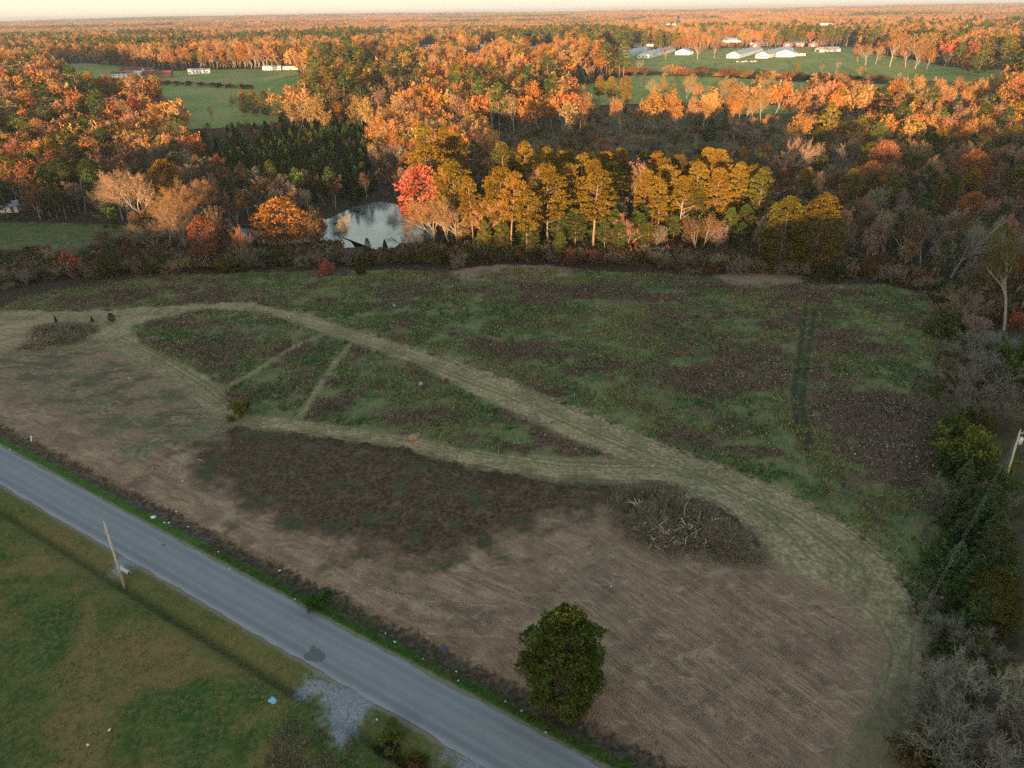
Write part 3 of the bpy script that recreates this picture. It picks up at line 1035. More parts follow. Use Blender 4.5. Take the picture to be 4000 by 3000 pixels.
SCRUB_PX = np.array(SCRUB_PX, float)
HRECT = []


def hides(x, y, z, h, w=2.5):
    """would a tree of height h here cover open ground that the photograph shows?"""
    x, y, z, h = (np.atleast_1d(np.asarray(q, float)) for q in (x, y, z, h))
    h = np.broadcast_to(h, x.shape)
    bad = np.zeros(x.shape, bool)
    bx, by, bw = to_px(np.stack([x, y, z], 1))
    for fr in (1.0, .6, .25):
        px, py, pw = to_px(np.stack([x, y, z + h * fr], 1))
        for P in OPEN_PX:
            bad |= inside(px, py, P)
        if fr == 1.0:
            bad |= inside(px, py, SCRUB_PX) & (h > 6.5)
            for a, b, t_, g_ in HRECT:
                wp = w * F / bw
                bad |= (px > a - wp) & (px < b + wp) & (by > g_ - 1) & (py < g_ - .25 * (g_ - t_))
    return bad


CLEAR = []                            # (x, y, radius) kept free of wood, with the view towards the camera


def box_house(px0, px1, pyb, label, cat, wall, roof, yaw=None, hw=2.7, depth=8.0, hr=2.0, ysc=1.0, **kw):
    c = at((px0 + px1) / 2, pyb)
    w_ = c @ np.array([0, 1, 0]) / F * (px1 - px0) * 1.02
    c[1] += depth / 2
    c[2] = zt1(c[0], c[1]) + .1
    CLEAR.append((c[0], c[1], max(w_, depth) * .5 + 3))
    HRECT.append((px0, px1, pyb - (hw + hr) * F / c[1], pyb))
    return gable_house(label, cat, c, yaw if yaw is not None else -math.atan2(c[0], c[1]) * .4, w_, depth, hw, hr, wall, roof, **kw)


def long_house(pa, pb, Wd, label, wall='white_siding', roof='metal_roof', **kw):
    a, b = at(*pa), at(*pb)
    d = b[:2] - a[:2]
    L = np.linalg.norm(d)
    if L > kw.pop('maxlen', 150):
        L = 150
    d /= np.linalg.norm(d)
    c2 = a[:2] + d * L / 2
    HRECT.append((pa[0] - 15, pb[0] + 12, min(pa[1], pb[1]) - 12, pa[1] + 4))
    for k in range(5):
        q = a[:2] + d * L * k / 4
        CLEAR.append((q[0], q[1], Wd * .7))
    z = min(zt1(*(a[:2])), zt1(*c2), zt1(*(a[:2] + d * L))) + .3
    return gable_house(label, 'poultry house' if L > 45 else 'shed', (c2[0], c2[1], z), math.atan2(d[1], d[0]), L, Wd, 3.2, 3.0, wall, roof, name='poultry_house' if L > 45 else 'shed', windows=0, doors=0,
                       vents=int(max(2, L // 20)) if L > 45 else 0, **kw)


G1 = 'long white poultry houses in the far pasture'
long_house((2420, 225), (2565, 190), 14, 'leftmost long white poultry house with grey roof in the far pasture', group=G1, end_windows=3)
long_house((2512, 227), (2660, 192), 14, 'second long poultry house from left, white gable end facing, far pasture', group=G1, end_windows=3)
box_house(2653, 2705, 214, 'short white gabled shed right of the two left poultry houses', 'shed', 'white_siding', 'metal_roof', name='shed', depth=18, windows=0, doors=0, hw=3.4, hr=3.0, yaw=R(62), big_door=(4, 2.6, 'cream_siding'))
long_house((2862, 227), (2985, 192), 14, 'long white poultry house with dark end openings, left of the right cluster', group=G1, end_windows=3)
long_house((2975, 227), (3130, 186), 14, 'long grey-roofed poultry house with row of end openings, middle of right cluster', group=G1, end_windows=4)
box_house(3054, 3114, 222, 'broad white gabled barn with plain end wall, front of the right cluster', 'barn', 'white_siding', 'metal_roof', name='barn', depth=20, windows=0, doors=0, hw=4.0, hr=3.2, yaw=R(60), big_door=(3.4, 3, 'cream_siding'))
box_house(3116, 3145, 218, 'small white shed beside the broad white barn', 'shed', 'white_siding', 'red_shingle', name='shed', depth=7, windows=1, doors=1, hw=2.4, hr=1.5)
G2 = 'red ended poultry houses behind the white ones'
long_house((2950, 183), (3090, 158), 13, 'red ended long poultry house, leftmost of the back row', 'red_paint', group=G2, big_door=(4, 3, 'white_trim'))
long_house((3076, 182), (3185, 156), 13, 'red ended long poultry house with wide white door, middle of back row', 'red_paint', group=G2, big_door=(5, 3.2, 'white_trim'))
long_house((3175, 182), (3265, 156), 13, 'red ended long poultry house with white door, rightmost of back row', 'red_paint', group=G2, big_door=(4, 3, 'white_trim'))
box_house(3112, 3140, 182, 'small red shed between two red ended poultry houses', 'shed', 'red_paint', 'metal_roof', name='shed', depth=8, windows=1, doors=1, hw=2.6, hr=2)
box_house(2935, 2963, 182, 'small red house with white roof left of the back row', 'house', 'red_paint', 'white_roof', depth=9, windows=2, doors=1)
box_house(3203, 3278, 203, 'low open grey metal roofed shed on the grass right of the barns', 'shed', 'grey_siding', 'metal_roof', name='shed', depth=14, windows=0, doors=0, hw=2.6, hr=2.6, yaw=R(8), big_door=(6, 2.2, 'dark_opening'))
box_house(2818, 2896, 165, 'long grey roofed building behind the clipped golden hedge', 'building', 'white_siding', 'metal_roof', name='farm_building', depth=14, windows=5, hw=3.2, hr=3)
# farm on the left hill
box_house(472, 545, 297, 'white farmhouse with dark red roof on the left green hill', 'house', 'white_siding', 'red_shingle', depth=11, hw=4.4, hr=2.6, windows=5, chimney=True, porch=True)
box_house(540, 584, 289, 'open red roofed carport wing at right of the white farmhouse', 'carport', 'cream_siding', 'red_shingle', name='carport', depth=8, hw=3.0, hr=2.0, windows=1, doors=1)
box_house(440, 503, 303, 'low white outbuilding in front of the white farmhouse', 'outbuilding', 'white_siding', 'dark_shingle', name='outbuilding', depth=7, hw=3.2, hr=1.1, windows=3)
box_house(560, 655, 305, 'long brick barn with dark red roof beside the white farmhouse', 'barn', 'brick_red', 'red_shingle', name='barn', depth=11, hw=2.6, hr=2.6, windows=2, doors=1)
box_house(740, 812, 289, 'white mobile home with grey roof under trees on the left hill', 'mobile home', 'white_siding', 'metal_roof', name='mobile_home', depth=6, hw=3.0, hr=1.1, windows=5)
box_house(1030, 1092, 274, 'long white mobile home, left of a pair at the field edge', 'mobile home', 'white_siding', 'metal_roof', name='mobile_home', depth=5, hw=2.9, hr=.8, windows=5)
box_house(1098, 1158, 272, 'cream mobile home with red roof, right of a pair at the field edge', 'mobile home', 'cream_siding', 'red_shingle', name='mobile_home', depth=5, hw=2.7, hr=.8, windows=5)
box_house(408, 470, 418, 'pale roofed house half hidden among orange trees below the farm', 'house', 'white_siding', 'white_roof', depth=9, hw=2.8, hr=2)
box_house(-10, 60, 832, 'white corner of a shed above the small left field', 'shed', 'white_siding', 'metal_roof', name='shed', depth=5, hw=2.4, hr=1.2, windows=1, doors=1)
far_b = [(40, 95, 212, 'white_siding', 'white_roof', 'white house at far left edge beside a small green field'), (100, 140, 213, 'white_siding', 'metal_roof', 'grey roofed white house at far left, second from edge'),
         (540, 610, 126, 'white_siding', 'white_roof', 'long white building far off left of centre'), (1456, 1478, 213, 'white_siding', 'blue_metal', 'bluish roofed house between tall trees left of centre'),
         (1632, 1668, 213, 'white_siding', 'grey_shingle', 'grey roofed house behind tall pale trunks near centre'), (1650, 1702, 188, 'cream_siding', 'grey_shingle', 'cream house with grey roof left of the centre rooftops'),
         (1745, 1785, 186, 'white_siding', 'grey_shingle', 'pale house behind thick pale trunked trees near centre'), (1838, 1890, 212, 'white_siding', 'grey_shingle', 'broad grey roof among trees, largest of the centre rooftops'),
         (1880, 1935, 188, 'white_siding', 'white_roof', 'white roofed house behind the broad grey roof'), (1925, 1945, 200, 'white_siding', 'metal_roof', 'small white house right of the broad grey roof'),
         (2055, 2112, 196, 'cream_siding', 'grey_shingle', 'long low dark house right of the centre rooftops'), (2120, 2172, 192, 'white_siding', 'metal_roof', 'long metal roofed house right of the low dark house'),
         (2358, 2394, 184, 'white_siding', 'red_shingle', 'white house with reddish roof behind the left poultry houses'), (2477, 2502, 183, 'white_siding', 'grey_shingle', 'small white house behind the left poultry houses'),
         (2528, 2552, 181, 'white_siding', 'grey_shingle', 'white cottage right of the small house behind poultry houses'), (2600, 2638, 99, 'white_siding', 'white_roof', 'bright white building far off above the poultry houses'),
         (2640, 2662, 80, 'cream_siding', 'white_roof', 'tiny pale house beyond the bright white building'), (1490, 1512, 114, 'white_siding', 'grey_shingle', 'small pale house in far woods left of centre'),
         (1500, 1520, 133, 'white_siding', 'metal_roof', 'pale roof in the woods below the small far house'), (3198, 3262, 98, 'white_siding', 'white_roof', 'long white roof, topmost of three far on the right'),
         (3204, 3250, 109, 'white_siding', 'white_roof', 'long white roof, lower left of three far on the right'), (3248, 3292, 110, 'white_siding', 'white_roof', 'long white roof, lower right of three far on the right'),
         (3100, 3130, 100, 'cream_siding', 'white_roof', 'pale house left of the tall far pine clump'), (3470, 3518, 102, 'white_siding', 'grey_shingle', 'grey roofed house in the far right woods'),
         (3848, 3896, 99, 'white_siding', 'white_roof', 'pale long building in the woods at far right'), (3975, 4010, 228, 'white_siding', 'grey_shingle', 'white house at the right edge beside the lane')]
for a, b, yb, wl, rf, lb in far_b:
    box_house(a, b, yb, lb, 'house' if 'building' not in lb else 'building', wl, rf, name='house' if 'building' not in lb else 'farm_building', depth=9, windows=3 if b - a > 30 else 2)

# ================================================================== plants: prototype meshes
def nrm(v):
    return v / (np.linalg.norm(v, axis=-1, keepdims=True) + 1e-9)


def cards(P, size, rg, bias=None, aspect=.55, k=4):
    """diamond leaves, one quad each"""
    n = len(P)
    a = rg.normal(size=(n, 3))
    if bias is not None:
        a = a * .55 + bias
    a = nrm(a)
    b = nrm(np.cross(a, rg.normal(size=(n, 3))))
    s = (size * rg.uniform(.65, 1.35, n))[:, None]
    V = np.stack([P - a * s * .5, P + b * s * aspect * .5, P + a * s * .5, P - b * s * aspect * .5], 1).reshape(-1, 3)
    return V, np.arange(4 * n).reshape(-1, 4)


def ribbon(A, B, w, rg):
    n = len(A)
    d = B - A
    sd = nrm(np.cross(d, rg.normal(size=(n, 3))))
    w = np.broadcast_to(np.asarray(w), (n,))[:, None]
    V = np.stack([A - sd * w * .5, A + sd * w * .5, B], 1).reshape(-1, 3)
    return V, np.arange(3 * n).reshape(-1, 3)


def tubes(A, B, ra, rb, sides=5):
    n = len(A)
    d = nrm(B - A)
    o = nrm(np.cross(d, np.where(np.abs(d[:, 2:3]) < .9, [[0, 0, 1.]], [[1., 0, 0]])))
    o2 = np.cross(d, o)
    V = []
    for P, r_ in ((A, ra), (B, rb)):
        for k in range(sides):
            an = 2 * math.pi * k / sides
            V.append(P + (o * math.cos(an) + o2 * math.sin(an)) * np.asarray(r_)[:, None])
    V = np.stack(V, 1)
    base = np.arange(n)[:, None] * 2 * sides
    Fq = np.concatenate([np.stack([base[:, 0] + k, base[:, 0] + (k + 1) % sides, base[:, 0] + sides + (k + 1) % sides, base[:, 0] + sides + k], 1) for k in range(sides)])
    return V.reshape(-1, 3), Fq


class Acc:
    def __init__(s):
        s.V, s.F4, s.F3, s.v4, s.v3, s.n = [], [], [], [], [], 0

    def add(s, VF, var=None):
        V, Fc = VF
        if len(V) == 0:
            return
        vv = np.full(len(Fc), .5) if var is None else np.broadcast_to(var, (len(Fc),))
        s.V.append(V)
        (s.F4 if Fc.shape[1] == 4 else s.F3).append(Fc + s.n)
        (s.v4 if Fc.shape[1] == 4 else s.v3).append(vv)
        s.n += len(V)

    def mesh(s, name, mat, smooth=False, extra=None):
        Fs, vs = [], []
        if s.F4:
            Fs.append(np.concatenate(s.F4))
            vs.append(np.concatenate(s.v4))
        if s.F3:
            Fs.append(np.concatenate(s.F3))
            vs.append(np.concatenate(s.v3))
        return new_mesh(name, np.concatenate(s.V), Fs, mat, smooth, fattr=dict(var=np.concatenate(vs)))


def skeleton(rg, Hh, spec, trunk=.35, lean=.05, r0=None, stems=1, wob=.12):
    """spec: per level (children, angle lo, angle hi, length ratio, upward pull)"""
    segs = []
    S = np.zeros((stems, 3)) + (rg.normal(0, .15, (stems, 3)) * [1, 1, 0] if stems > 1 else 0)
    D = nrm(np.array([[0, 0, 1.0]]) + rg.normal(0, lean if stems == 1 else lean + .25, (stems, 3)))
    L = np.full(stems, Hh * trunk)
    Rr = np.full(stems, r0 or Hh * .017)
    for lv in range(len(spec) + 1):
        n = len(S)
        ns = 4 if lv < 2 else (3 if lv == 2 else 2)
        pts, dirs, rad = [S], [D], [Rr]
        p, d = S, D
        tip = .55 if lv < len(spec) else .3
        pull = spec[lv - 1][4] if lv else .12
        for k in range(ns):
            d = nrm(d + rg.normal(0, wob, (n, 3)) + np.array([0, 0, pull / ns]))
            q = p + d * (L / ns)[:, None]
            ra, rb = Rr * (1 - (1 - tip) * k / ns), Rr * (1 - (1 - tip) * (k + 1) / ns)
            segs.append((p, q, ra, rb, np.full(n, lv)))
            p = q
            pts.append(q)
            dirs.append(d)
            rad.append(rb)
        if lv == len(spec):
            break
        c, a0, a1, ratio, _ = spec[lv]
        nS, nD, nL, nR = [], [], [], []
        for j in range(c):
            t = np.clip((.45 if lv == 0 else .30) + (.55 if lv == 0 else .7) * (j + rg.uniform(0, 1, n)) / c, 0, 1) * ns
            if j == c - 1:
                t = np.full(n, float(ns))
            i0 = np.minimum(t.astype(int), ns - 1)
            fr = (t - i0)[:, None]
            PP, DD = np.stack(pts), np.stack(dirs)
            ar = np.arange(n)
            st = PP[i0, ar] * (1 - fr) + PP[i0 + 1, ar] * fr
            dd = DD[np.minimum(i0 + 1, ns), ar]
            side = nrm(np.cross(dd, rg.normal(size=(n, 3))))
            an = R(1) * rg.uniform(a0, a1, n)[:, None] * (.45 if j == c - 1 else 1)
            nS.append(st)
            nD.append(nrm(dd * np.cos(an) + side * np.sin(an)))
            nL.append(L * ratio * rg.uniform(.75, 1.2, n) * (1.1 - .3 * t / ns))
            nR.append(np.stack(rad)[i0, ar] * (.62 if c > 2 else .72))
        S, D, L, Rr = np.concatenate(nS), np.concatenate(nD), np.concatenate(nL), np.concatenate(nR)
    return [np.concatenate([s[i] for s in segs]) for i in range(5)]


def proto_decid(seed, Hh=18.0, leaf=0, spread=1.0, twig_w=.058, bark='bark_pale', far=False, tall=False, leaf_size=.42, leaf_aspect=.55):
    rg = np.random.default_rng(seed)
    a = 32 * spread
    if far:
        spec = [(5, a * .5, a * 1.2, .85, .25), (5, 25, 50, .55, .2), (5, 25, 55, .55, .15)]
    elif tall:
        spec = [(6, a * .5, a, .55, .35), (5, 22, 48, .62, .25), (5, 25, 50, .58, .2), (6, 25, 55, .6, .15)]
    else:
        spec = [(6, a * .6, a * 1.35, .92, .3), (5, 25, 52, .62, .25), (6, 25, 52, .56, .2), (6, 25, 55, .55, .12)]
    A, B, ra, rb, lv = skeleton(rg, Hh, spec, .62 if tall else .36)
    top = B[:, 2].max()
    k = Hh / top
    A, B = A * k, B * k
    nl = len(spec)
    thick = lv <= (1 if far else 2)
    tr = Acc()
    tr.add(tubes(A[thick], B[thick], np.maximum(ra[thick], .035), np.maximum(rb[thick], .025), 4 if far else 6))
    cr = Acc()
    fine = ~thick
    w = np.where(lv[fine] == nl, twig_w, twig_w * 1.8) * (2.2 if far else 1)
    if leaf and not far:
        pick = rg.uniform(size=fine.sum()) < .5
        cr.add(ribbon(A[fine][pick], B[fine][pick], w[pick], rg), .3)
    else:
        cr.add(ribbon(A[fine], B[fine], w, rg), rg.uniform(.25, .85, fine.sum()))
        ex = fine & (lv == nl)
        rep = 3 if not far else 1
        for _ in range(rep):          # a haze of finer twigs
            t_ = rg.uniform(.2, 1, ex.sum())[:, None]
            P = A[ex] * (1 - t_) + B[ex] * t_
            dd = nrm(nrm(B[ex] - A[ex]) + rg.normal(0, .55, P.shape))
            cr.add(ribbon(P, P + dd * rg.uniform(.4, .95, (len(P), 1)) * Hh / 18, twig_w * (.75 if not far else 1.8), rg), rg.uniform(.2, .9, len(P)))
    if leaf:
        ex = np.nonzero(lv >= nl - (0 if not far else 0))[0]
        ii = rg.choice(ex, leaf)
        t_ = rg.uniform(.1, 1.1, leaf)[:, None]
        P = A[ii] * (1 - t_) + B[ii] * t_ + rg.normal(0, .22 if not far else .5, (leaf, 3))
        clump = fbm(P[:, 0] * 1.0 + 50, P[:, 1] + P[:, 2] * .7 + 50, 2.2, 2)
        cr.add(cards(P, leaf_size, rg, None, leaf_aspect), np.clip(rg.uniform(.0, 1, leaf) * .55 + clump * .5, 0, 1))
    allz = np.concatenate(cr.V)
    return dict(trunk=tr.mesh('trunk', M[bark], True), crown=cr.mesh('crown', M['leaf']), h=Hh, w=2 * np.percentile(np.hypot(allz[:, 0], allz[:, 1]), 96))


def proto_pine(seed, Hh=25.0, crown_from=.42, Rm=4.0, clumps=64, per=64, size=.55, sparse=1.0, bark='bark_pine', flat_=.55, egg=False, lump=.22):
    rg = np.random.default_rng(seed)
    n = 9
    zz = np.linspace(0, Hh * .97, n)
    cx, cy = np.cumsum(rg.normal(0, Hh * .006, n)), np.cumsum(rg.normal(0, Hh * .006, n))
    cx[0] = cy[0] = 0
    C = np.stack([cx, cy, zz], 1)
    rad = Hh * .0125 * (1 - .8 * (zz / Hh))
    tr = Acc()
    tr.add(tubes(C[:-1], C[1:], rad[:-1], rad[1:], 8))
    cr = Acc()
    A, B = [], []
    for k in range(clumps):
        t = (k + rg.uniform(0, 1)) / clumps
        z = Hh * (crown_from + (1 - crown_from) * t * .97)
        prof = (math.sin(math.pi * min(1, t * .80 + .20)) ** .75 if not egg else max(.12, (1 - t ** 2.4) ** .6 * min(1, .55 + t * 2.0)))
        an = k * 2.399 + rg.uniform(-.5, .5)
        rr = Rm * prof * rg.uniform(.35, 1.0) ** (.6) * rg.uniform(.85, 1.15)
        if lump < .2:
            rr *= .58 + .80 * float(vnoise(np.array([math.cos(an) * 1.7 + 9]), np.array([math.sin(an) * 1.7 + z * .55]))[0])
        c = np.array([np.interp(z, zz, cx) + rr * math.cos(an), np.interp(z, zz, cy) + rr * math.sin(an), z + rg.uniform(-.4, .4)])
        sz = rg.uniform(.75, 1.25) * (Rm * .36 if not egg else Rm * lump)
        m_ = int(per * sparse * rg.uniform(.7, 1.3))
        u = nrm(rg.normal(size=(m_, 3)))
        u[:, 2] = np.where(u[:, 2] < -.25, -u[:, 2] * .6, u[:, 2])
        P = c + u * rg.uniform(.55, 1, (m_, 1)) * sz * np.array([1, 1, flat_])
        out = nrm(np.array([math.cos(an) * .5, math.sin(an) * .5, .6]))
        cr.add(cards(P, size, rg, u * .6 + out * .5, .5), np.clip(rg.normal(.5, .2, m_) + rg.normal(0, .16 if not egg else .24), 0, 1))
        z0 = max(z - rr * .45, Hh * .1)
        A.append([np.interp(z0, zz, cx), np.interp(z0, zz, cy), z0])
        B.append(c - [0, 0, sz * .15])
    A, B = np.array(A), np.array(B)
    tr.add(tubes(A, B, np.full(len(A), Hh * .0032), np.full(len(A), Hh * .0012), 4))
    if crown_from > .35:              # dead stubs on the bare stem
        z = rg.uniform(.18, crown_from, 9) * Hh
        a_ = rg.uniform(0, 6.28, 9)
        P = np.stack([np.interp(z, zz, cx), np.interp(z, zz, cy), z], 1)
        tr.add(tubes(P, P + np.stack([np.cos(a_), np.sin(a_), np.full(9, .15)], 1) * rg.uniform(.5, 1.6, (9, 1)), np.full(9, .045), np.full(9, .012), 4))
    return dict(trunk=tr.mesh('trunk', M[bark], True), crown=cr.mesh('crown', M['leaf']), h=Hh, w=2 * Rm * 1.15)


def proto_cone(seed, Hh=9.0, Rm=2.3, n=4200, size=.58, base=.03):
    rg = np.random.default_rng(seed)
    t = rg.uniform(0, 1, n) ** 1.35
    whorl = np.round(t * 13) / 13
    t = np.clip(whorl + rg.normal(0, .022, n), 0, 1)
    an = rg.integers(0, 9, n) * (2 * math.pi / 9) + whorl * 40 + rg.normal(0, .28, n)
    rr = Rm * (1 - t) ** .8 * rg.uniform(0, 1, n) ** .45 * (.8 + .35 * vnoise(an * 1.2 + 9, whorl * 9))
    z = Hh * (base + (1 - base) * t) + rr * .25
    P = np.stack([rr * np.cos(an), rr * np.sin(an), z], 1)
    out = np.stack([np.cos(an) * .7, np.sin(an) * .7, np.full(n, .8)], 1)
    cr = Acc()
    cr.add(cards(P, size, rg, out, .4), np.clip(rg.normal(.45, .22, n), 0, 1))
    tr = Acc()
    tr.add(tubes(np.array([[0, 0, 0.]]), np.array([[0, 0, Hh * .95]]), np.array([Hh * .014]), np.array([.02]), 6))
    return dict(trunk=tr.mesh('trunk', M['bark_pine'], True), crown=cr.mesh('crown', M['leaf']), h=Hh, w=2 * Rm)


def proto_shrub(seed, Hh=3.5, leaf=0, stems=9, spread=1.0, twig_w=.035, leaf_size=.28, dense=1.0):
    rg = np.random.default_rng(seed)
    spec = [(4, 18, 50 * spread, .75, .35), (5, 20, 52, .65, .25), (int(5 * dense), 20, 60, .6, .15)]
    A, B, ra, rb, lv = skeleton(rg, Hh, spec, .42, .32 * spread, Hh * .012, stems, .16)
    k = Hh / B[:, 2].max()
    A, B = A * k, B * k
    B[:, 2] = np.maximum(B[:, 2], .05)
    A[:, 2] = np.maximum(A[:, 2], -.1)
    tr = Acc()
    th = lv <= 1
    tr.add(tubes(A[th], B[th], np.maximum(ra[th], .022), np.maximum(rb[th], .014), 4))
    cr = Acc()
    f_ = ~th
    cr.add(ribbon(A[f_], B[f_], twig_w, rg), rg.uniform(.2, .9, f_.sum()))
    ex = lv == len(spec)
    for _ in range(2 if not leaf else 0):
        t_ = rg.uniform(.1, 1, ex.sum())[:, None]
        P = A[ex] * (1 - t_) + B[ex] * t_
        dd = nrm(nrm(B[ex] - A[ex]) + rg.normal(0, .6, P.shape))
        cr.add(ribbon(P, P + dd * rg.uniform(.15, .45, (len(P), 1)) * Hh / 3.5, twig_w * .8, rg), rg.uniform(.15, .95, len(P)))
    if leaf:
        ii = rg.choice(np.nonzero(lv >= 2)[0], leaf)
        t_ = rg.uniform(0, 1.1, leaf)[:, None]
        P = A[ii] * (1 - t_) + B[ii] * t_ + rg.normal(0, .12 * Hh / 3.5, (leaf, 3))
        P[:, 2] = np.abs(P[:, 2])
        cr.add(cards(P, leaf_size, rg), rg.uniform(0, 1, leaf))
    allz = np.concatenate(cr.V)
    return dict(trunk=tr.mesh('stems', M['bark_grey'], True), crown=cr.mesh('crown', M['leaf']), h=Hh, w=2 * np.percentile(np.hypot(allz[:, 0], allz[:, 1]), 95))


PROTO = {
    'pine': [proto_pine(s, 25, cf, rm, cl, 96, .62) for s, cf, rm, cl in ((1, .36, 4.7, 62), (2, .30, 5.2, 76), (3, .45, 4.2, 50), (4, .38, 5.0, 60))],
    'bushy': [proto_pine(s, 20, .10, 5.6, 170, 46, .55, 1, 'bark_pine', .8, True) for s in (5, 6)],
    'cone': [proto_cone(s, 9, rm) for s, rm in ((7, 2.3), (8, 2.0), (9, 2.7))],
    'bare': [proto_decid(s, 18, 0, sp) for s, sp in ((11, 1.0), (12, 1.35), (13, .8), (14, 1.15))],
    'tallbare': [proto_decid(s, 22, 0, .9, tall=True) for s in (15, 16, 17)],
    'leafy': [proto_decid(s, 16, 4200, sp) for s, sp in ((21, 1.0), (22, 1.25), (23, .85), (24, 1.1))],
    'dome': [proto_pine(s, 15, .22, rm, 120, 46, .52, 1, 'bark_grey', .85, True, .26) for s, rm in ((51, 5.2), (52, 4.6), (53, 6.0))],
    'thin': [proto_decid(s, 17, 1500, sp) for s, sp in ((25, 1.0), (26, 1.2), (27, .8))],
    'shrub': [proto_shrub(s, 3.5, 0, 9, sp) for s, sp in ((31, 1.0), (32, 1.3), (33, .8))],
    'greenshrub': [proto_shrub(s, 3.5, 2600, 9, sp) for s, sp in ((34, 1.0), (35, .75), (36, 1.2))],
}
SNAG = []
for s in (41, 42, 43):
    rg_ = np.random.default_rng(s)
    A, B, ra, rb, lv = skeleton(rg_, 14, [(7, 45, 85, .30, .1), (3, 30, 60, .5, .1)], .95, .04, .22)
    k_ = 14 / B[:, 2].max()
    a_ = Acc()
    a_.add(tubes(A * k_, B * k_, np.maximum(ra, .04), np.maximum(rb, .025), 6))
    SNAG.append(dict(trunk=a_.mesh('trunk', M['bark_pale'], True), crown=None, h=14, w=5))
PROTO['snag'] = SNAG

TINT = {'golden': (.180, .112, .016), 'green': (.060, .086, .022), 'darkgreen': (.043, .066, .022), 'olive': (.092, .084, .018), 'orange': (.34, .150, .040), 'rust': (.235, .098, .042), 'red': (.33, .100, .060),
        'yellow': (.31, .185, .04), 'pinkish': (.29, .172, .105), 'grey': (.190, .155, .118), 'brown': (.135, .082, .047), 'tan': (.25, .19, .12), 'limegreen': (.10, .125, .025), 'palegrey': (.215, .195, .145), 'evergold': (.115, .092, .015), 'hedgegreen': (.080, .120, .046), 'grassgreen': (.05, .125, .022), 'tawny': (.31, .178, .072)}
CWORD = {'hedgegreen': 'dark green', 'evergold': 'golden', 'grassgreen': 'green', 'darkgreen': 'dark green', 'limegreen': 'yellowish green', 'pinkish': 'pinkish', 'palegrey': 'pale grey'}
KNAME = {'pine': ('pine_tree', 'pine', 'pine'), 'bushy': ('evergreen_tree', 'bushy evergreen', 'evergreen tree'), 'cone': ('young_pine', 'young conical pine', 'young pine'), 'bare': ('bare_tree', 'bare twiggy tree', 'bare tree'),
         'tallbare': ('bare_tree', 'tall bare tree', 'bare tree'), 'leafy': ('autumn_tree', 'leafy autumn tree', 'autumn tree'), 'thin': ('autumn_tree', 'thinly leaved tree', 'autumn tree'), 'dome': ('autumn_tree', 'round crowned tree', 'autumn tree'), 'snag': ('dead_tree', 'dead white snag', 'dead tree'),
         'shrub': ('shrub', 'bare shrub', 'shrub'), 'greenshrub': ('shrub', 'leafy shrub', 'shrub')}
REC = []
TREES = []


def plant(kind, p, h, tint, zone=None, label=None, wf=1.0, group=None, rz=None, var=None, lean=0.0, jitter=.12):
    pr = PROTO[kind][var if var is not None else int(rng.integers(len(PROTO[kind])))]
    nm, phrase, cat = KNAME[kind]
    root = bpy.data.objects.new(nm, None)
    root.empty_display_size = .5
    COL.objects.link(root)
    s = h / pr['h']
    root.location = p
    root.rotation_euler = (lean * rng.normal(), lean * rng.normal(), rng.uniform(0, 6.28) if rz is None else rz)
    root.scale = (s * wf, s * wf, s)
    col = np.array(TINT[tint]) * np.exp(rng.normal(0, jitter * .5, 3)) * math.exp(rng.normal(0, jitter * 1.2))
    for pn, me in (('stems' if cat == 'shrub' else 'trunk', pr['trunk']), ('crown', pr['crown'])):
        if me is None:
            continue
        o = bpy.data.objects.new(pn, me)
        COL.objects.link(o)
        o.parent = root
        o.color = (*col, 1)
    root['category'] = cat
    cw = CWORD.get(tint, tint)
    if group:
        root['group'] = group
    if label:
        root['label'] = label
    REC.append(dict(o=root, kind=kind, colour=cw, phrase=phrase, zone=zone, label=label, sx=to_px(p)[0]))
    TREES.append((p[0], p[1], max(1.5, min(pr['w'] * s * wf * .3, 5))))
    return root


def hand(kind, X, yb, yt, tint, zone=None, label=None, wf=1.0, **kw):
    p = at(X, yb)
    h = max(height_at(p, yt, X), 1.5)
    return plant(kind, tuple(p), h, tint, zone, label, wf, **kw)


ROWZ = 'in the sunlit row behind the meadow'
for X, yb, yt, kd, ti, wf in ((2063, 1022, 737, 'pine', 'golden', 1.0), (2140, 985, 643, 'pine', 'golden', 1.0), (2241, 930, 631, 'pine', 'golden', .9), (2313, 1000, 665, 'pine', 'golden', 1.15), (2415, 830, 578, 'pine', 'golden', .9),
                              (2506, 930, 667, 'pine', 'golden', .8), (2564, 975, 699, 'pine', 'golden', .95), (2590, 905, 646, 'pine', 'golden', 1), (2650, 940, 690, 'pine', 'golden', .9), (2694, 945, 636, 'pine', 'golden', .95),
                              (2723, 890, 578, 'pine', 'golden', .85), (2712, 950, 720, 'pine', 'olive', .7), (2775, 940, 660, 'pine', 'golden', .9), (2850, 905, 636, 'pine', 'golden', .9), (2940, 930, 655, 'pine', 'olive', 1.0),
                              (2000, 1005, 668, 'pine', 'golden', 1), (1950, 985, 648, 'pine', 'golden', .9), (1850, 985, 690, 'pine', 'golden', .9), (1791, 930, 624, 'pine', 'golden', 1.0), (1690, 850, 556, 'pine', 'golden', 1.5), (1795, 780, 520, 'pine', 'golden', .9),
                              (1742, 780, 494, 'pine', 'golden', .7), (1675, 800, 482, 'pine', 'golden', .9), (2380, 985, 800, 'pine', 'green', 1.1), (2480, 985, 830, 'pine', 'green', 1.2), (2240, 1000, 820, 'pine', 'green', 1.2), (2900, 900, 720, 'pine', 'olive', 1.1)):
    hand(kd, X, yb, yt, ti, ROWZ, wf=wf * rng.uniform(.9, 1.25), lean=.035)
hand('bushy', 1892, 1005, 862, 'olive', None, 'low dark olive evergreen in front of the sunlit row, left one', .8)
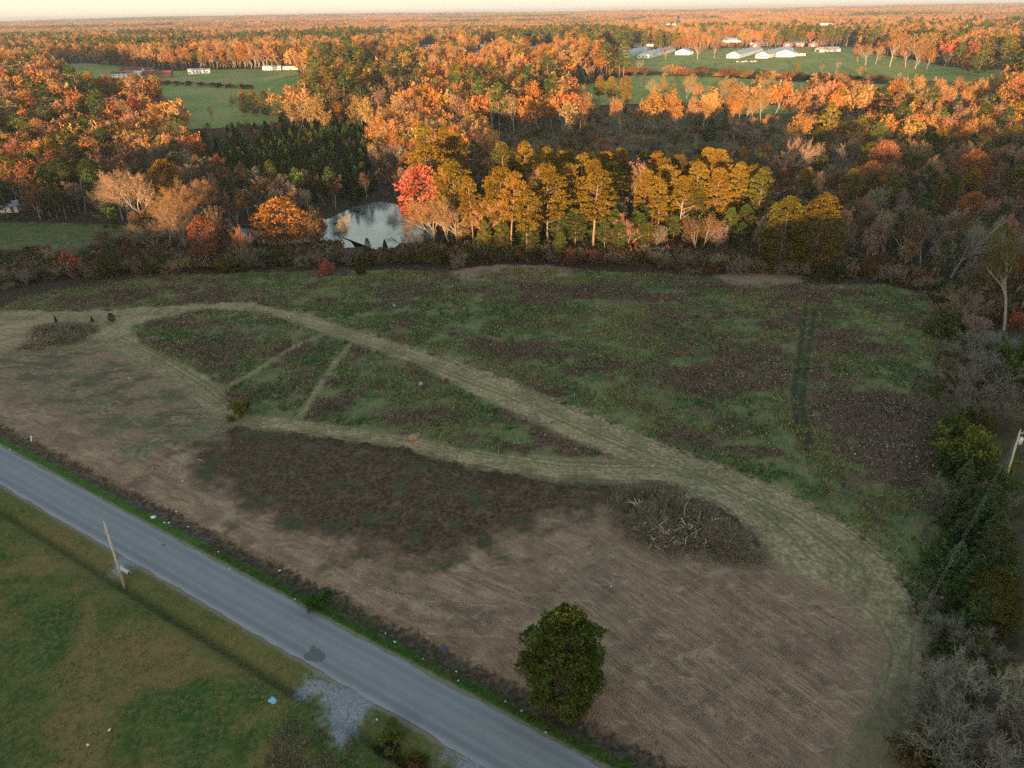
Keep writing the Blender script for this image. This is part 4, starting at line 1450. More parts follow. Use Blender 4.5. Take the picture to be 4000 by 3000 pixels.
hand('bushy', 1964, 1008, 858, 'olive', None, 'low dark olive evergreen in front of the sunlit row, right one', .8)
hand('bushy', 2072, 1022, 855, 'green', None, 'low green evergreen under the leftmost golden pines', .8)
hand('snag', 2641, 954, 752, 'grey', None, 'tall dead white trunk standing among the golden pines')
hand('snag', 2668, 950, 850, 'grey', None, 'short broken dead trunk beside the tall dead white one')
hand('bare', 2448, 990, 819, 'pinkish', None, 'round pink topped bare tree in front of the golden pines', 1.35, var=1)
hand('tallbare', 2439, 870, 655, 'tawny', None, 'forked white trunked tree between golden pines', 1.1, var=0)
hand('tallbare', 2050, 940, 618, 'pinkish', ROWZ)
hand('thin', 2530, 860, 600, 'pinkish', ROWZ)
hand('bare', 1699, 975, 752, 'tawny', None, 'spreading bare sunlit tree right of the pond, before the red tree', 1.25, var=0)
hand('bare', 1795, 978, 757, 'tawny', ROWZ, None, 1.1)
hand('bare', 1760, 985, 800, 'pinkish', ROWZ)
hand('bare', 1880, 985, 760, 'tawny', ROWZ)
hand('tallbare', 1948, 940, 690, 'tawny', ROWZ)
hand('dome', 1660, 905, 655, 'red', None, 'large bright red tree at the right shore of the pond', 1.45, var=1)
hand('leafy', 1730, 880, 640, 'orange', None, 'orange leafy tree behind the large red tree', 1.0)
hand('bare', 1575, 985, 880, 'grey', None, 'grey bare tree leaning over the right pond bank', 1.2)
hand('bare', 1640, 1000, 900, 'grey', ROWZ)
CZ = 'in the sunlit column beyond the pond'
for X, yb, yt, kd, ti, wf in ((1511, 560, 418, 'bare', 'tawny', 1.15), (1636, 560, 422, 'thin', 'orange', 1.0), (1704, 575, 436, 'bare', 'tawny', 1.1), (1590, 590, 440, 'bare', 'pinkish', 1.0), (1810, 500, 385, 'bare', 'palegrey', 1.7), (1520, 672, 550, 'bare', 'grey', 1.1),
                              (1600, 700, 585, 'leafy', 'rust', .9), (1887, 650, 578, 'bare', 'grey', 1.1), (1560, 520, 400, 'leafy', 'tawny', 1.0), (1530, 420, 268, 'thin', 'tawny', 1.1), (1600, 400, 300, 'thin', 'orange', 1), (1670, 430, 330, 'leafy', 'orange', 1), (1500, 480, 350, 'thin', 'orange', 1),
                              (1750, 430, 330, 'bare', 'pinkish', 1.2), (1690, 380, 290, 'dome', 'red', .8), (1830, 400, 315, 'pine', 'olive', .9), (1780, 560, 470, 'leafy', 'brown', .9), (1660, 640, 545, 'thin', 'rust', 1)):
    hand(kd, X, yb, yt, ti, CZ, wf=wf)
LZ = 'in the group left of the pond'
for X, yb, yt, kd, ti, wf in ((511, 890, 648, 'bare', 'pinkish', 1.25), (560, 880, 668, 'bare', 'pinkish', 1.1), (590, 930, 655, 'bare', 'pinkish', 1.1), (675, 850, 622, 'pine', 'golden', 1.4), (810, 885, 678, 'bare', 'pinkish', 1.2), (771, 960, 718, 'bare', 'tawny', 1.2), (665, 975, 762, 'bare', 'tawny', 1.2), (730, 1000, 780, 'bare', 'pinkish', 1.2),
                              (930, 900, 745, 'thin', 'rust', .9), (870, 980, 800, 'leafy', 'brown', 1.0), (815, 1035, 853, 'dome', 'rust', .9), (950, 1040, 872, 'leafy', 'rust', .55), (1029, 828, 733, 'bare', 'palegrey', 1.0), (480, 860, 690, 'bare', 'grey', 1.2), (620, 1010, 850, 'bare', 'grey', 1.3), (430, 870, 740, 'bare', 'grey', 1.0)):
    hand(kd, X, yb, yt, ti, LZ, wf=wf)
hand('snag', 333, 825, 689, 'grey', None, 'dead white branching tree at the left wood edge', 1.3)
hand('greenshrub', 275, 1072, 978, 'red', None, 'small red leaved tree at the left meadow edge', .8)
hand('bushy', 443, 1075, 940, 'darkgreen', None, 'dark green thicket tree at the left meadow edge', .5)
hand('dome', 1120, 985, 781, 'orange', None, 'fiery orange topped tree on the left pond shore', 1.7, var=0)
hand('thin', 1190, 985, 800, 'brown', None, 'brown thinly leaved tree beside the fiery orange topped tree', 1.1)
hand('thin', 1275, 965, 805, 'tawny', None, 'tan leaved tree at the left end of the open water', .9)
hand('tallbare', 1323, 978, 838, 'tan', None, 'sparse pale trunked tree standing before the open water', 1.2)
hand('greenshrub', 1280, 1077, 1010, 'red', None, 'small scarlet bush at the meadow edge below the pond', .7)
hand('cone', 1410, 1072, 993, 'green', None, 'bright green conical cedar at the meadow edge below the pond', 1.3)
hand('cone', 1506, 985, 935, 'darkgreen', None, 'dark conical cedar on the near pond bank', 1.3)
hand('bushy', 1440, 1000, 930, 'darkgreen', None, 'dark rounded evergreen on the near pond bank', .7)
hand('bushy', 1080, 795, 627, 'darkgreen', None, 'big dark round pine before the young plantation, left one', .85)
hand('bushy', 1217, 812, 704, 'darkgreen', None, 'big dark round pine before the young plantation, right one', 1.0)
DZ = 'in the shaded wood left of the plantation'
for X, yb, yt, kd, ti, wf in ((241, 700, 540, 'pine', 'golden', 1.0), (165, 700, 575, 'pine', 'golden', 1.0), (270, 810, 617, 'pine', 'darkgreen', 1.4), (385, 800, 622, 'pine', 'darkgreen', 1.4), (72, 800, 600, 'pine', 'olive', 1.1), (150, 820, 660, 'pine', 'darkgreen', 1.3), (10, 760, 580, 'pine', 'golden', 1.1), (330, 790, 640, 'pine', 'darkgreen', 1.3), (215, 790, 640, 'pine', 'green', 1.3),
                              (30, 850, 690, 'pine', 'darkgreen', 1.2), (160, 860, 735, 'leafy', 'brown', 1), (100, 830, 600, 'thin', 'rust', 1), (370, 690, 555, 'leafy', 'rust', 1), (430, 680, 520, 'leafy', 'brown', 1), (560, 620, 500, 'leafy', 'brown', .9), (680, 640, 490, 'bare', 'brown', 1.0), (620, 700, 560, 'bare', 'grey', 1.1), (500, 760, 620, 'bare', 'grey', 1.1)):
    hand(kd, X, yb, yt, ti, DZ, wf=wf)
RZ = 'in the shaded wood at right'
hand('bushy', 3043, 1060, 766, 'evergold', None, 'huge golden green evergreen at the right meadow edge, left half of pair', 1.05, var=0)
hand('bushy', 3169, 1065, 764, 'evergold', None, 'huge golden green evergreen at the right meadow edge, right half of pair', 1.1, var=1)
for X, yb, yt, kd, ti, wf in ((3130, 800, 655, 'pine', 'golden', 1.2), (3198, 800, 680, 'pine', 'golden', 1.2), (3299, 840, 660, 'pine', 'olive', 1.3), (3463, 840, 706, 'pine', 'limegreen', 1.5), (3651, 860, 692, 'pine', 'olive', 1.3), (3781, 800, 658, 'pine', 'golden', 1.2), (3583, 900, 780, 'pine', 'green', 1.3),
                              (3183, 600, 504, 'pine', 'olive', 1.4), (3641, 650, 504, 'pine', 'golden', 1.2), (3700, 640, 520, 'pine', 'golden', 1.0), (3564, 690, 525, 'thin', 'tawny', 1), (3583, 800, 612, 'bare', 'tawny', 1.1), (3839, 672, 559, 'bare', 'tawny', 1.3), (3738, 720, 545, 'bare', 'pinkish', .8), (3916, 600, 463, 'thin', 'tawny', 1.2),
                              (3376, 1030, 820, 'tallbare', 'grey', 1.0), (3440, 1025, 830, 'tallbare', 'grey', 1.1), (3590, 1060, 850, 'tallbare', 'brown', 1.0), (3510, 1050, 840, 'thin', 'brown', 1.0), (3713, 1085, 830, 'bare', 'palegrey', 1.3), (3810, 890, 776, 'bare', 'tan', 1.2), (3330, 1000, 850, 'bare', 'brown', 1.0), (3250, 980, 840, 'bare', 'grey', 1.0), (3650, 1000, 850, 'bare', 'grey', 1.2),
                              (3550, 880, 790, 'thin', 'olive', 1), (3060, 740, 540, 'bare', 'pinkish', 1.0), (3280, 640, 525, 'bare', 'tan', 1.2), (3920, 780, 680, 'thin', 'red', 1.2), (3985, 720, 580, 'leafy', 'rust', 1.0), (3880, 880, 760, 'thin', 'rust', 1.2), (3780, 1040, 880, 'bare', 'grey', 1.2), (3880, 1020, 870, 'bare', 'brown', 1.2), (3930, 900, 800, 'leafy', 'brown', 1), (3420, 700, 600, 'bare', 'brown', 1.1), (3520, 740, 640, 'bare', 'brown', 1.1), (3350, 760, 650, 'bare', 'grey', 1.2), (3010, 860, 740, 'bare', 'brown', 1.1), (3300, 720, 560, 'bare', 'grey', 1)):
    hand(kd, X, yb, yt, ti, RZ, wf=wf)
hand('tallbare', 3920, 1290, 905, 'olive', None, 'tall sparse pale trunked tree at the right picture edge', .9, var=2, rz=3.9)
hand('pine', 3985, 1240, 905, 'golden', None, 'pine with sunlit top behind the tall pale trunked edge tree', 1.0)
hand('greenshrub', 3955, 1275, 1212, 'red', None, 'red leaved bush below the tall pale trunked edge tree', 1.0)
hand('greenshrub', 3990, 1560, 1390, 'green', None, 'green leafy tree at right edge beside the shaded lawn, lower', 1.0)
hand('greenshrub', 3990, 1470, 1320, 'green', None, 'green leafy tree at right edge beside the shaded lawn, upper', 1.0)
# the belts farther out
BZ = 'in the belt right of the farm field'
for X, yb, yt, kd, ti, wf in ((1290, 440, 272, 'pine', 'golden', 1.5), (1372, 430, 305, 'pine', 'golden', 1.2), (1440, 415, 278, 'pine', 'golden', 1.2), (1235, 380, 262, 'pine', 'golden', 1.1), (1215, 400, 300, 'pine', 'olive', 1.0), (1320, 410, 300, 'bare', 'pinkish', 1.0), (1410, 380, 290, 'thin', 'orange', 1), (1000, 455, 352, 'bushy', 'golden', .9), (960, 450, 350, 'bushy', 'golden', .8), (930, 440, 360, 'thin', 'orange', 1), (1045, 460, 355, 'bushy', 'olive', .9)):
    hand(kd, X, yb, yt, ti, BZ, wf=wf)
hand('bushy', 500, 358, 306, 'darkgreen', None, 'lone dark green tree on the farm hill below the barn', .8)
hand('thin', 830, 478, 405, 'orange', None, 'slim orange sapling alone in the green farm field', .7)
FZ = 'along the near edge of the right pasture'
for X, yb, yt, kd, ti, wf in ((2340, 405, 297, 'pine', 'golden', 1.1), (2440, 412, 295, 'bushy', 'golden', 1.0), (2385, 415, 300, 'pine', 'golden', 1.1), (2290, 420, 340, 'thin', 'tawny', 1.1), (2540, 390, 302, 'bare', 'tan', .8), (2610, 400, 295, 'bare', 'tawny', 1), (2680, 410, 288, 'bare', 'tawny', 1.2), (2730, 415, 320, 'thin', 'orange', 1), (2800, 420, 290, 'bare', 'tawny', 1.3), (2860, 410, 298, 'thin', 'tawny', 1.1),
                              (2950, 415, 282, 'bare', 'tawny', 1.2), (2560, 415, 345, 'thin', 'rust', 1), (3060, 420, 330, 'leafy', 'rust', .9), (3110, 430, 335, 'leafy', 'orange', .9), (3165, 440, 340, 'bare', 'tawny', 1), (3220, 440, 312, 'leafy', 'red', .7), (3260, 450, 325, 'dome', 'orange', .9), (3340, 460, 322, 'bare', 'tawny', 1), (3400, 470, 345, 'dome', 'orange', 1), (3475, 480, 320, 'dome', 'orange', 1.2),
                              (3560, 480, 285, 'thin', 'tawny', 1.1), (3600, 470, 330, 'thin', 'orange', 1), (3680, 470, 400, 'thin', 'rust', 1.1), (3770, 440, 300, 'bare', 'tawny', .9), (3740, 450, 330, 'leafy', 'orange', 1), (3930, 470, 310, 'dome', 'rust', 1.3), (3985, 480, 330, 'dome', 'rust', 1.1), (3850, 470, 400, 'bare', 'tan', 1.1), (3900, 520, 400, 'thin', 'tawny', 1.1), (3990, 560, 430, 'leafy', 'orange', 1.1)):
    hand(kd, X, yb, yt, ti, FZ, wf=wf)
HZ = 'scattered over the sloping right pasture'
for X, yb, yt, kd, ti, wf in ((3380, 256, 165, 'bare', 'tawny', 1.4), (3420, 252, 155, 'thin', 'orange', 1), (3475, 262, 108, 'thin', 'orange', 1.0), (3440, 200, 96, 'thin', 'tawny', 1.3), (3537, 264, 160, 'bare', 'tawny', .9), (3570, 268, 115, 'thin', 'tawny', 1.3), (3575, 270, 175, 'bare', 'tawny', 1), (3620, 275, 185, 'leafy', 'orange', 1), (3680, 275, 200, 'bare', 'tan', 1), (3720, 280, 212, 'leafy', 'orange', .9), (3780, 292, 210, 'dome', 'orange', 1.3), (3815, 296, 205, 'bare', 'tan', 1.2),
                              (3870, 284, 235, 'dome', 'yellow', 1.3), (3900, 290, 215, 'bare', 'tan', 1), (3960, 310, 250, 'thin', 'tawny', 1.3), (3350, 245, 200, 'leafy', 'rust', 1), (2600, 232, 175, 'thin', 'rust', 1.2), (2725, 232, 155, 'thin', 'orange', 1.4), (2790, 228, 158, 'thin', 'rust', 1.2), (2465, 275, 228, 'bare', 'tawny', 1.2), (2490, 285, 232, 'bare', 'tan', 1), (3285, 175, 135, 'leafy', 'orange', 1.2), (3320, 170, 148, 'leafy', 'tawny', 1.3),
                              (3355, 308, 258, 'leafy', 'yellow', 1.1), (3115, 275, 238, 'bushy', 'golden', 1.0), (3210, 280, 248, 'bare', 'pinkish', .9), (3265, 275, 238, 'bare', 'pinkish', 1)):
    hand(kd, X, yb, yt, ti, HZ, wf=wf)
TZ = 'in the tall pale trunked belt at centre'
for X, yb, yt, kd, ti, wf in ((1340, 275, 190, 'thin', 'tawny', 1.2), (1390, 270, 190, 'thin', 'tawny', 1), (1440, 272, 198, 'pine', 'golden', 1.1), (1500, 290, 185, 'bare', 'tawny', 1.1), (1540, 292, 188, 'bare', 'tawny', 1.2), (1580, 300, 200, 'thin', 'tawny', 1.1), (1650, 320, 252, 'bare', 'tawny', .8), (1690, 290, 180, 'thin', 'tawny', 1), (1744, 295, 178, 'tallbare', 'tawny', 1.2), (1790, 280, 180, 'tallbare', 'tawny', 1.2), (1820, 285, 190, 'thin', 'tawny', 1), (1900, 285, 180, 'tallbare', 'tawny', 1), (1935, 280, 195, 'thin', 'tawny', .9), (1975, 285, 165, 'thin', 'orange', 1.1),
                              (2010, 280, 170, 'thin', 'tawny', 1), (2060, 275, 200, 'thin', 'tawny', 1), (2095, 278, 172, 'tallbare', 'orange', 1), (2130, 270, 175, 'dome', 'orange', 1), (2230, 290, 205, 'tallbare', 'tawny', 1), (2280, 285, 185, 'pine', 'golden', 1.3), (2330, 290, 210, 'tallbare', 'tawny', 1.2), (2200, 330, 240, 'thin', 'tan', .8), (2260, 300, 248, 'bare', 'tawny', .8), (2050, 300, 210, 'leafy', 'orange', .9), (2120, 300, 255, 'bare', 'pinkish', 1), (1615, 290, 205, 'leafy', 'tawny', 1.0), (1470, 300, 200, 'thin', 'orange', 1.0)):
    hand(kd, X, yb, yt, ti, TZ, wf=wf)
EZ = 'in the row behind the left farm'
for k, X in enumerate(range(330, 1340, 40)):
    kd = ('pine', 'leafy', 'thin', 'leafy', 'bushy')[k % 5] if X > 800 else ('leafy', 'thin', 'thin', 'bushy')[k % 4]
    ti = {'pine': 'golden', 'bushy': 'golden', 'leafy': 'orange', 'thin': 'tawny'}[kd] if not 560 < X < 740 or k % 2 else 'darkgreen'
    yb = np.interp(X, [300, 500, 700, 850, 1340], [262, 258, 262, 270, 262]) - 3
    hand(kd, X + rng.normal(0, 9), yb, yb - np.interp(X, [300, 700, 1340], [85, 80, 95]) * rng.uniform(.75, 1.15), ti, EZ, wf=1.15)
hand('leafy', 728, 268, 227, 'red', None, 'bright orange red maple beside the white mobile home', 1.0)
hand('leafy', 398, 262, 238, 'orange', None, 'low spreading orange tree left above the white farmhouse', 2.0)
hand('leafy', 578, 266, 250, 'yellow', None, 'small yellow bush like tree behind the farmhouse', 1.2)


def sample(poly, n, sep, tries=40, hmax=4.0):
    lo, hi = poly.min(0), poly.max(0)
    out = []
    T = np.array(TREES)[:, :2] if TREES else np.zeros((0, 2))
    c = rng.uniform(lo, hi, (n * tries, 2))
    c = c[inside(c[:, 0], c[:, 1], poly)]
    for q in c:
        if len(out) >= n:
            break
        if (len(T) and np.min(np.hypot(T[:, 0] - q[0], T[:, 1] - q[1])) < sep) or any(math.hypot(q[0] - o[0], q[1] - o[1]) < sep for o in out):
            continue
        if any(sdist(q[:1], q[1:], f_)[0] > -3 for f_ in FIELDS) or sdist(q[:1], q[1:], POND)[0] > -3:
            continue
        if any(math.hypot(q[0] - cx, q[1] - cy) < r_ for cx, cy, r_ in CLEAR):
            continue
        if hides(q[0], q[1], zt1(*q), hmax, 5.0)[0]:
            continue
        out.append(q)
    return out


def fill(poly_px, n, sep, mix, hr, zone, wf=(.9, 1.2)):
    poly = ground_poly(poly_px)
    ws = np.array([m_[2] for m_ in mix], float)
    for q in sample(poly, n, sep, hmax=hr[1] * .9):
        kd, ti, _ = mix[rng.choice(len(mix), p=ws / ws.sum())]
        h = rng.uniform(*hr) * (.8 if kd in ('bare', 'thin') else 1)
        plant(kd, (q[0], q[1], zt1(*q) - .1), h, ti, zone, None, rng.uniform(*wf))


fill([(1850, 960), (2900, 930), (3000, 1000), (2500, 1010), (1950, 1030)], 26, 3.5, [('pine', 'green', 3), ('pine', 'olive', 2), ('bushy', 'darkgreen', 1)], (8, 13), 'in the dark understorey of the sunlit row')
fill([(1900, 760), (2950, 760), (2950, 900), (1950, 930)], 26, 4.5, [('pine', 'golden', 3), ('pine', 'olive', 2)], (17, 24), ROWZ)
# left hillside wood, sunlit upper half
fill([(0, 300), (240, 300), (420, 330), (640, 400), (690, 480), (560, 560), (300, 620), (0, 640)], 95, 5.5,
     [('dome', 'orange', 3), ('leafy', 'rust', 1.5), ('thin', 'orange', 2), ('bare', 'tawny', 3), ('bare', 'pinkish', 2), ('dome', 'tawny', 1.5), ('bushy', 'golden', 1.5), ('bushy', 'darkgreen', 1.2), ('dome', 'red', .8)], (11, 18), 'on the sunlit left slope')
fill([(0, 600), (420, 600), (600, 660), (480, 800), (250, 830), (0, 830)], 40, 5.5, [('pine', 'darkgreen', 3), ('pine', 'olive', 2), ('bare', 'grey', 2), ('leafy', 'brown', 2), ('leafy', 'rust', 1)], (12, 18), DZ)
# young plantation
fill([(800, 520), (1060, 470), (1440, 440), (1480, 560), (1470, 740), (1400, 800), (1260, 800), (1080, 760), (900, 740), (760, 640)], 150, 3.2,
     [('cone', 'darkgreen', 6), ('cone', 'green', 4), ('leafy', 'brown', .6), ('thin', 'rust', .7)], (6, 10), 'in the dark young plantation beyond the pond', (1.0, 1.35))
fill([(740, 520), (1000, 470), (1120, 440), (1440, 400), (1480, 450), (1060, 500), (800, 600)], 34, 4.5, [('leafy', 'rust', 2), ('bare', 'grey', 2), ('thin', 'tawny', 2), ('cone', 'green', 1)], (5, 8.5), 'at the top of the young plantation')
fill([(1480, 420), (1850, 420), (1900, 560), (1760, 700), (1500, 720)], 26, 5.5, [('bare', 'pinkish', 3), ('bare', 'grey', 2), ('leafy', 'rust', 2), ('thin', 'tawny', 2), ('pine', 'olive', 1)], (9, 15), CZ)
fill([(1980, 600), (2400, 560), (2900, 560), (3000, 640), (2900, 840), (2500, 780), (2100, 840), (1850, 820)], 55, 5.0, [('bare', 'grey', 3), ('leafy', 'brown', 2), ('bushy', 'darkgreen', 1.5), ('bare', 'pinkish', 1.5), ('pine', 'olive', 1.2)], (9, 15), 'behind the sunlit row')
fill([(3000, 560), (3500, 500), (4000, 480), (4000, 1000), (3700, 1000), (3300, 920), (3000, 800)], 85, 5.5,
     [('bare', 'pinkish', 3.5), ('bare', 'brown', 1.5), ('bare', 'grey', 2.5), ('bushy', 'green', 1.6), ('dome', 'rust', 1.0), ('pine', 'olive', 1.2), ('bare', 'tawny', 1.5)], (10, 18), RZ)
fill([(1480, 300), (2200, 300), (2200, 400), (1900, 480), (1500, 440)], 34, 6, [('thin', 'orange', 2), ('bare', 'tawny', 4), ('dome', 'orange', 2), ('dome', 'red', .8), ('bushy', 'olive', 1.2), ('bare', 'pinkish', 2)], (11, 18), 'in the mixed belt above the column')

SHZ = 'on the scrubland behind the sunlit row'
for q in sample(SCRUB, 95, 5.5):
    kd, ti = [('shrub', 'grey'), ('shrub', 'palegrey'), ('greenshrub', 'brown'), ('greenshrub', 'olive'), ('shrub', 'tan'), ('greenshrub', 'green'), ('greenshrub', 'rust')][rng.choice(7, p=[.26, .16, .15, .13, .15, .08, .07])]
    plant(kd, (q[0], q[1], zt1(*q) - .1), rng.uniform(3.2, 6.5), ti, SHZ, None, rng.uniform(1.0, 1.5))
EDGE = P2([(-60, 615), (60, 612), (300, 590), (600, 578), (850, 572), (1000, 575), (1100, 566), (1200, 568), (1500, 582), (1700, 600), (1900, 603), (2000, 622)])
eL = np.concatenate([[0], np.cumsum(np.hypot(*np.diff(EDGE, axis=0).T))])
for k in range(95):
    s_ = eL[-1] * (k + rng.uniform(0, 1)) / 95
    x, y = np.interp(s_, eL, EDGE[:, 0]), np.interp(s_, eL, EDGE[:, 1]) + rng.uniform(-.5, 11)
    if sdist(np.array([x]), np.array([y]), FIELDS[4])[0] > 0 or sdist(np.array([x]), np.array([y]), POND)[0] > -2:
        continue
    px_ = to_px((x, y, 0))[0]
    z_ = 'in the brush at the left meadow edge' if px_ < 1250 else ('in the brush below the sunlit row' if px_ < 2950 else 'in the brush at the right meadow edge')
    kd, ti = [('shrub', 'grey'), ('shrub', 'tan'), ('greenshrub', 'brown'), ('greenshrub', 'olive'), ('greenshrub', 'darkgreen'), ('greenshrub', 'rust')][rng.choice(6, p=[.4, .12, .17, .13, .12, .06])]
    plant(kd, (x, y, gz1(x, y) - .1), rng.uniform(2.6, 5.2), ti, z_, None, rng.uniform(1.0, 1.6))
# left thicket, below the small field
for q in sample(ground_poly([(-60, 990), (300, 985), (520, 960), (700, 960), (900, 1040), (500, 1060), (0, 1130)]), 34, 3.2):
    kd, ti = [('shrub', 'grey'), ('greenshrub', 'brown'), ('greenshrub', 'darkgreen'), ('bare', 'grey'), ('thin', 'rust')][rng.choice(5, p=[.42, .2, .18, .12, .08])]
    plant(kd, (q[0], q[1], zt1(*q) - .1), rng.uniform(3, 6), ti, 'in the thicket at far left', None, rng.uniform(1.1, 1.6))
# right hedge along the shaded lawn
RH = 'in the right hedge'
for X, yb, yt, kd, ti, wf in ((3690, 1180, 1090, 'greenshrub', 'darkgreen', 1.3), (3620, 1150, 1080, 'shrub', 'grey', 1.4), (3740, 1240, 1130, 'shrub', 'grey', 1.3), (3700, 1320, 1210, 'greenshrub', 'green', 1.0), (3790, 1340, 1230, 'shrub', 'grey', 1.3), (3850, 1400, 1290, 'shrub', 'palegrey', 1.5), (3740, 1420, 1330, 'shrub', 'grey', 1.2),
                              (3830, 1500, 1370, 'shrub', 'palegrey', 1.5), (3730, 1520, 1430, 'greenshrub', 'olive', 1.1), (3810, 1590, 1440, 'shrub', 'grey', 1.4), (3690, 1560, 1480, 'greenshrub', 'limegreen', 1.0), (3800, 1660, 1520, 'shrub', 'grey', 1.4), (3740, 1640, 1540, 'shrub', 'grey', 1.2), (3830, 1680, 1580, 'greenshrub', 'olive', .8), (3709, 1740, 1612, 'greenshrub', 'limegreen', .9),
                              (3790, 1850, 1660, 'greenshrub', 'limegreen', .9), (3790, 1960, 1810, 'greenshrub', 'green', 1.0), (3720, 1880, 1760, 'greenshrub', 'darkgreen', 1.2), (3760, 2000, 1880, 'shrub', 'grey', 1.3)):
    hand(kd, X, yb, yt, ti, RH, wf=wf)
for X, yb, yt, ti, lb in ((3815, 2110, 1900, 'darkgreen', 'dark green hedge evergreen, topmost of three beside the power line'), (3850, 2270, 2060, 'green', 'dark green hedge evergreen, middle of three beside the power line'), (3840, 2480, 2240, 'limegreen', 'olive green hedge evergreen, lowest of three beside the power line')):
    ti = {'limegreen': 'olive', 'green': 'hedgegreen', 'darkgreen': 'hedgegreen'}.get(ti, ti)
    hand('bushy', X, yb, yt, ti, None, lb, 1.15)
hand('greenshrub', 3720, 2300, 2150, 'darkgreen', RH, None, 1.2)
for X, yb, yt, ti in ((3740, 2180, 2020, 'darkgreen'), (3760, 2380, 2200, 'darkgreen'), (3845, 2350, 2190, 'green'), (3720, 2060, 1930, 'green'), (3800, 2140, 1960, ''), (3700, 2300, 2150, ''), (3870, 2440, 2250, ''), (3740, 1960, 1830, ''), (3780, 2480, 2330, 'darkgreen'), (3845, 2200, 2030, 'darkgreen')):
    hand('cone', X, yb, yt - 25, 'hedgegreen', RH, None, 1.45)
hand('shrub', 3770, 2560, 2440, 'grey', RH, None, 1.3)
hand('greenshrub', 3800, 2600, 2500, 'olive', RH, None, 1.0)
hand('shrub', 3765, 2810, 2610, 'palegrey', None, 'large pale grey bare bush low in the right hedge', .9, var=0)
hand('shrub', 3850, 2780, 2600, 'palegrey', None, 'pale grey bare bush right beside the large pale one', 1.0, var=0)
hand('shrub', 3745, 3100, 2830, 'palegrey', None, 'broad pale grey bare bush at the bottom of the right hedge', 1.0, var=0)
hand('shrub', 3880, 3060, 2840, 'grey', None, 'grey bare bush at the bottom right of the hedge', 1.1, var=0)
hand('greenshrub', 3600, 2960, 2860, 'brown', RH, None, 1.2)
# hedgerows of the pastures
for X, yb, yt, ti, kd in [(2390 + 45 * k, 287, 262, ('brown', 'rust', 'brown')[k % 3], 'greenshrub') for k in range(4)] + [(2630 + 38 * k, 288 + .32 * 38 * k / 10, 248 + .5 * 38 * k / 10 + 8 * (k % 3), ('tawny', 'rust', 'golden', 'brown', 'darkgreen')[k % 5], 'greenshrub') for k in range(23)]:
    hand(kd, X + rng.normal(0, 6), yb + 4, yt, ti, 'in the hedgerow between the right pastures', wf=1.9)
for X, yb in ((590, 322), (625, 326), (655, 328), (690, 330), (735, 330), (785, 334), (830, 336), (855, 338), (900, 340), (940, 342), (970, 344)):
    hand('greenshrub', X, yb + 3, yb - 17, ('brown', 'olive')[int(rng.integers(2))], 'in the hedge across the left farm field', wf=1.8)
hand('bushy', 3060 - 205, 186, 164, 'golden', None, 'clipped golden hedge before the long grey roofed building, left half', 2.0)
hand('bushy', 3060 - 175, 187, 165, 'golden', None, 'clipped golden hedge before the long grey roofed building, right half', 2.0)

# ================================================================== the lone tree by the road
_p = at(2235, 2740)
_tree = proto_pine(77, 11.2, .05, 4.3, 400, 84, .31, 1.0, 'bark_pine', .85, True, .155)
_tree['crown'].name = 'lone_crown'
PROTO['lone'] = [_tree]
KNAME['lone'] = ('evergreen_tree', 'lone dense evergreen', 'evergreen tree')
TINT['lone'] = (.080, .108, .020)
_b = at(2208, 2735)
plant('lone', (_b[0], _b[1], gz1(_b[0], _b[1])), max(8.5, min(13, height_at(_b, 2392, 2200))), 'lone', None, 'lone dense green pine standing on bare soil beside the road', .93, rz=.4, jitter=0)

# small plants of the mown area
hand('bushy', 440, 1258, 1222, 'darkgreen', None, 'small dark bushy pine sapling on the straw, rightmost of three', 1.3)
hand('cone', 362, 1258, 1236, 'green', None, 'faint green sapling on the straw, middle of three', 1.2)
hand('cone', 222, 1262, 1232, 'olive', None, 'thin olive sapling on the straw, leftmost of three', .8)
hand('greenshrub', 1745, 1500, 1472, 'orange', None, 'small orange bush at the lower edge of the straw strip', .6)
hand('greenshrub', 945, 1630, 1560, 'limegreen', None, 'pale yellow green bush at the tip of the weed patch', 1.0)
hand('greenshrub', 1252, 2365, 2318, 'grassgreen', None, 'bright green bush in the far roadside verge', 1.5)
hand('greenshrub', 1535, 2888, 2840, 'limegreen', None, 'low green weed beside the pale block in the ditch', 1.4)

for k in range(16):
    s_, o_ = rng.uniform(3.5, 17), -ROAD_W - rng.uniform(2.2, 4.2)
    q_ = road_pt(s_ + road_along(*at2(1520, 2850)) - 3, o_)
    plant('greenshrub', (q_[0], q_[1], gz1(q_[0], q_[1]) - .05), rng.uniform(.7, 1.4), ('brown', 'olive', 'darkgreen')[k % 3], 'in the near ditch below the gravel', None, 1.3)

# labels that count from the left within one place and colour
from collections import defaultdict
gr_ = defaultdict(list)
for r_ in REC:
    if not r_['label']:
        gr_[(r_['zone'], r_['colour'], r_['phrase'])].append(r_)


def ordinal(n):
    return '%d%s' % (n, 'th' if 10 <= n % 100 <= 20 else {1: 'st', 2: 'nd', 3: 'rd'}.get(n % 10, 'th'))


for (z_, c_, ph_), L_ in gr_.items():
    L_.sort(key=lambda q: q['sx'])
    for k, q in enumerate(L_):
        if len(L_) == 1:
            q['o']['label'] = f"only {c_} {ph_} {z_}"
        else:
            q['o']['label'] = f"{c_} {ph_} {z_}, " + ('leftmost' if k == 0 else 'rightmost' if k == len(L_) - 1 else ordinal(k + 1) + ' from left')
        if len(L_) > 1:
            q['o']['group'] = f"{c_} {ph_}s {z_}"

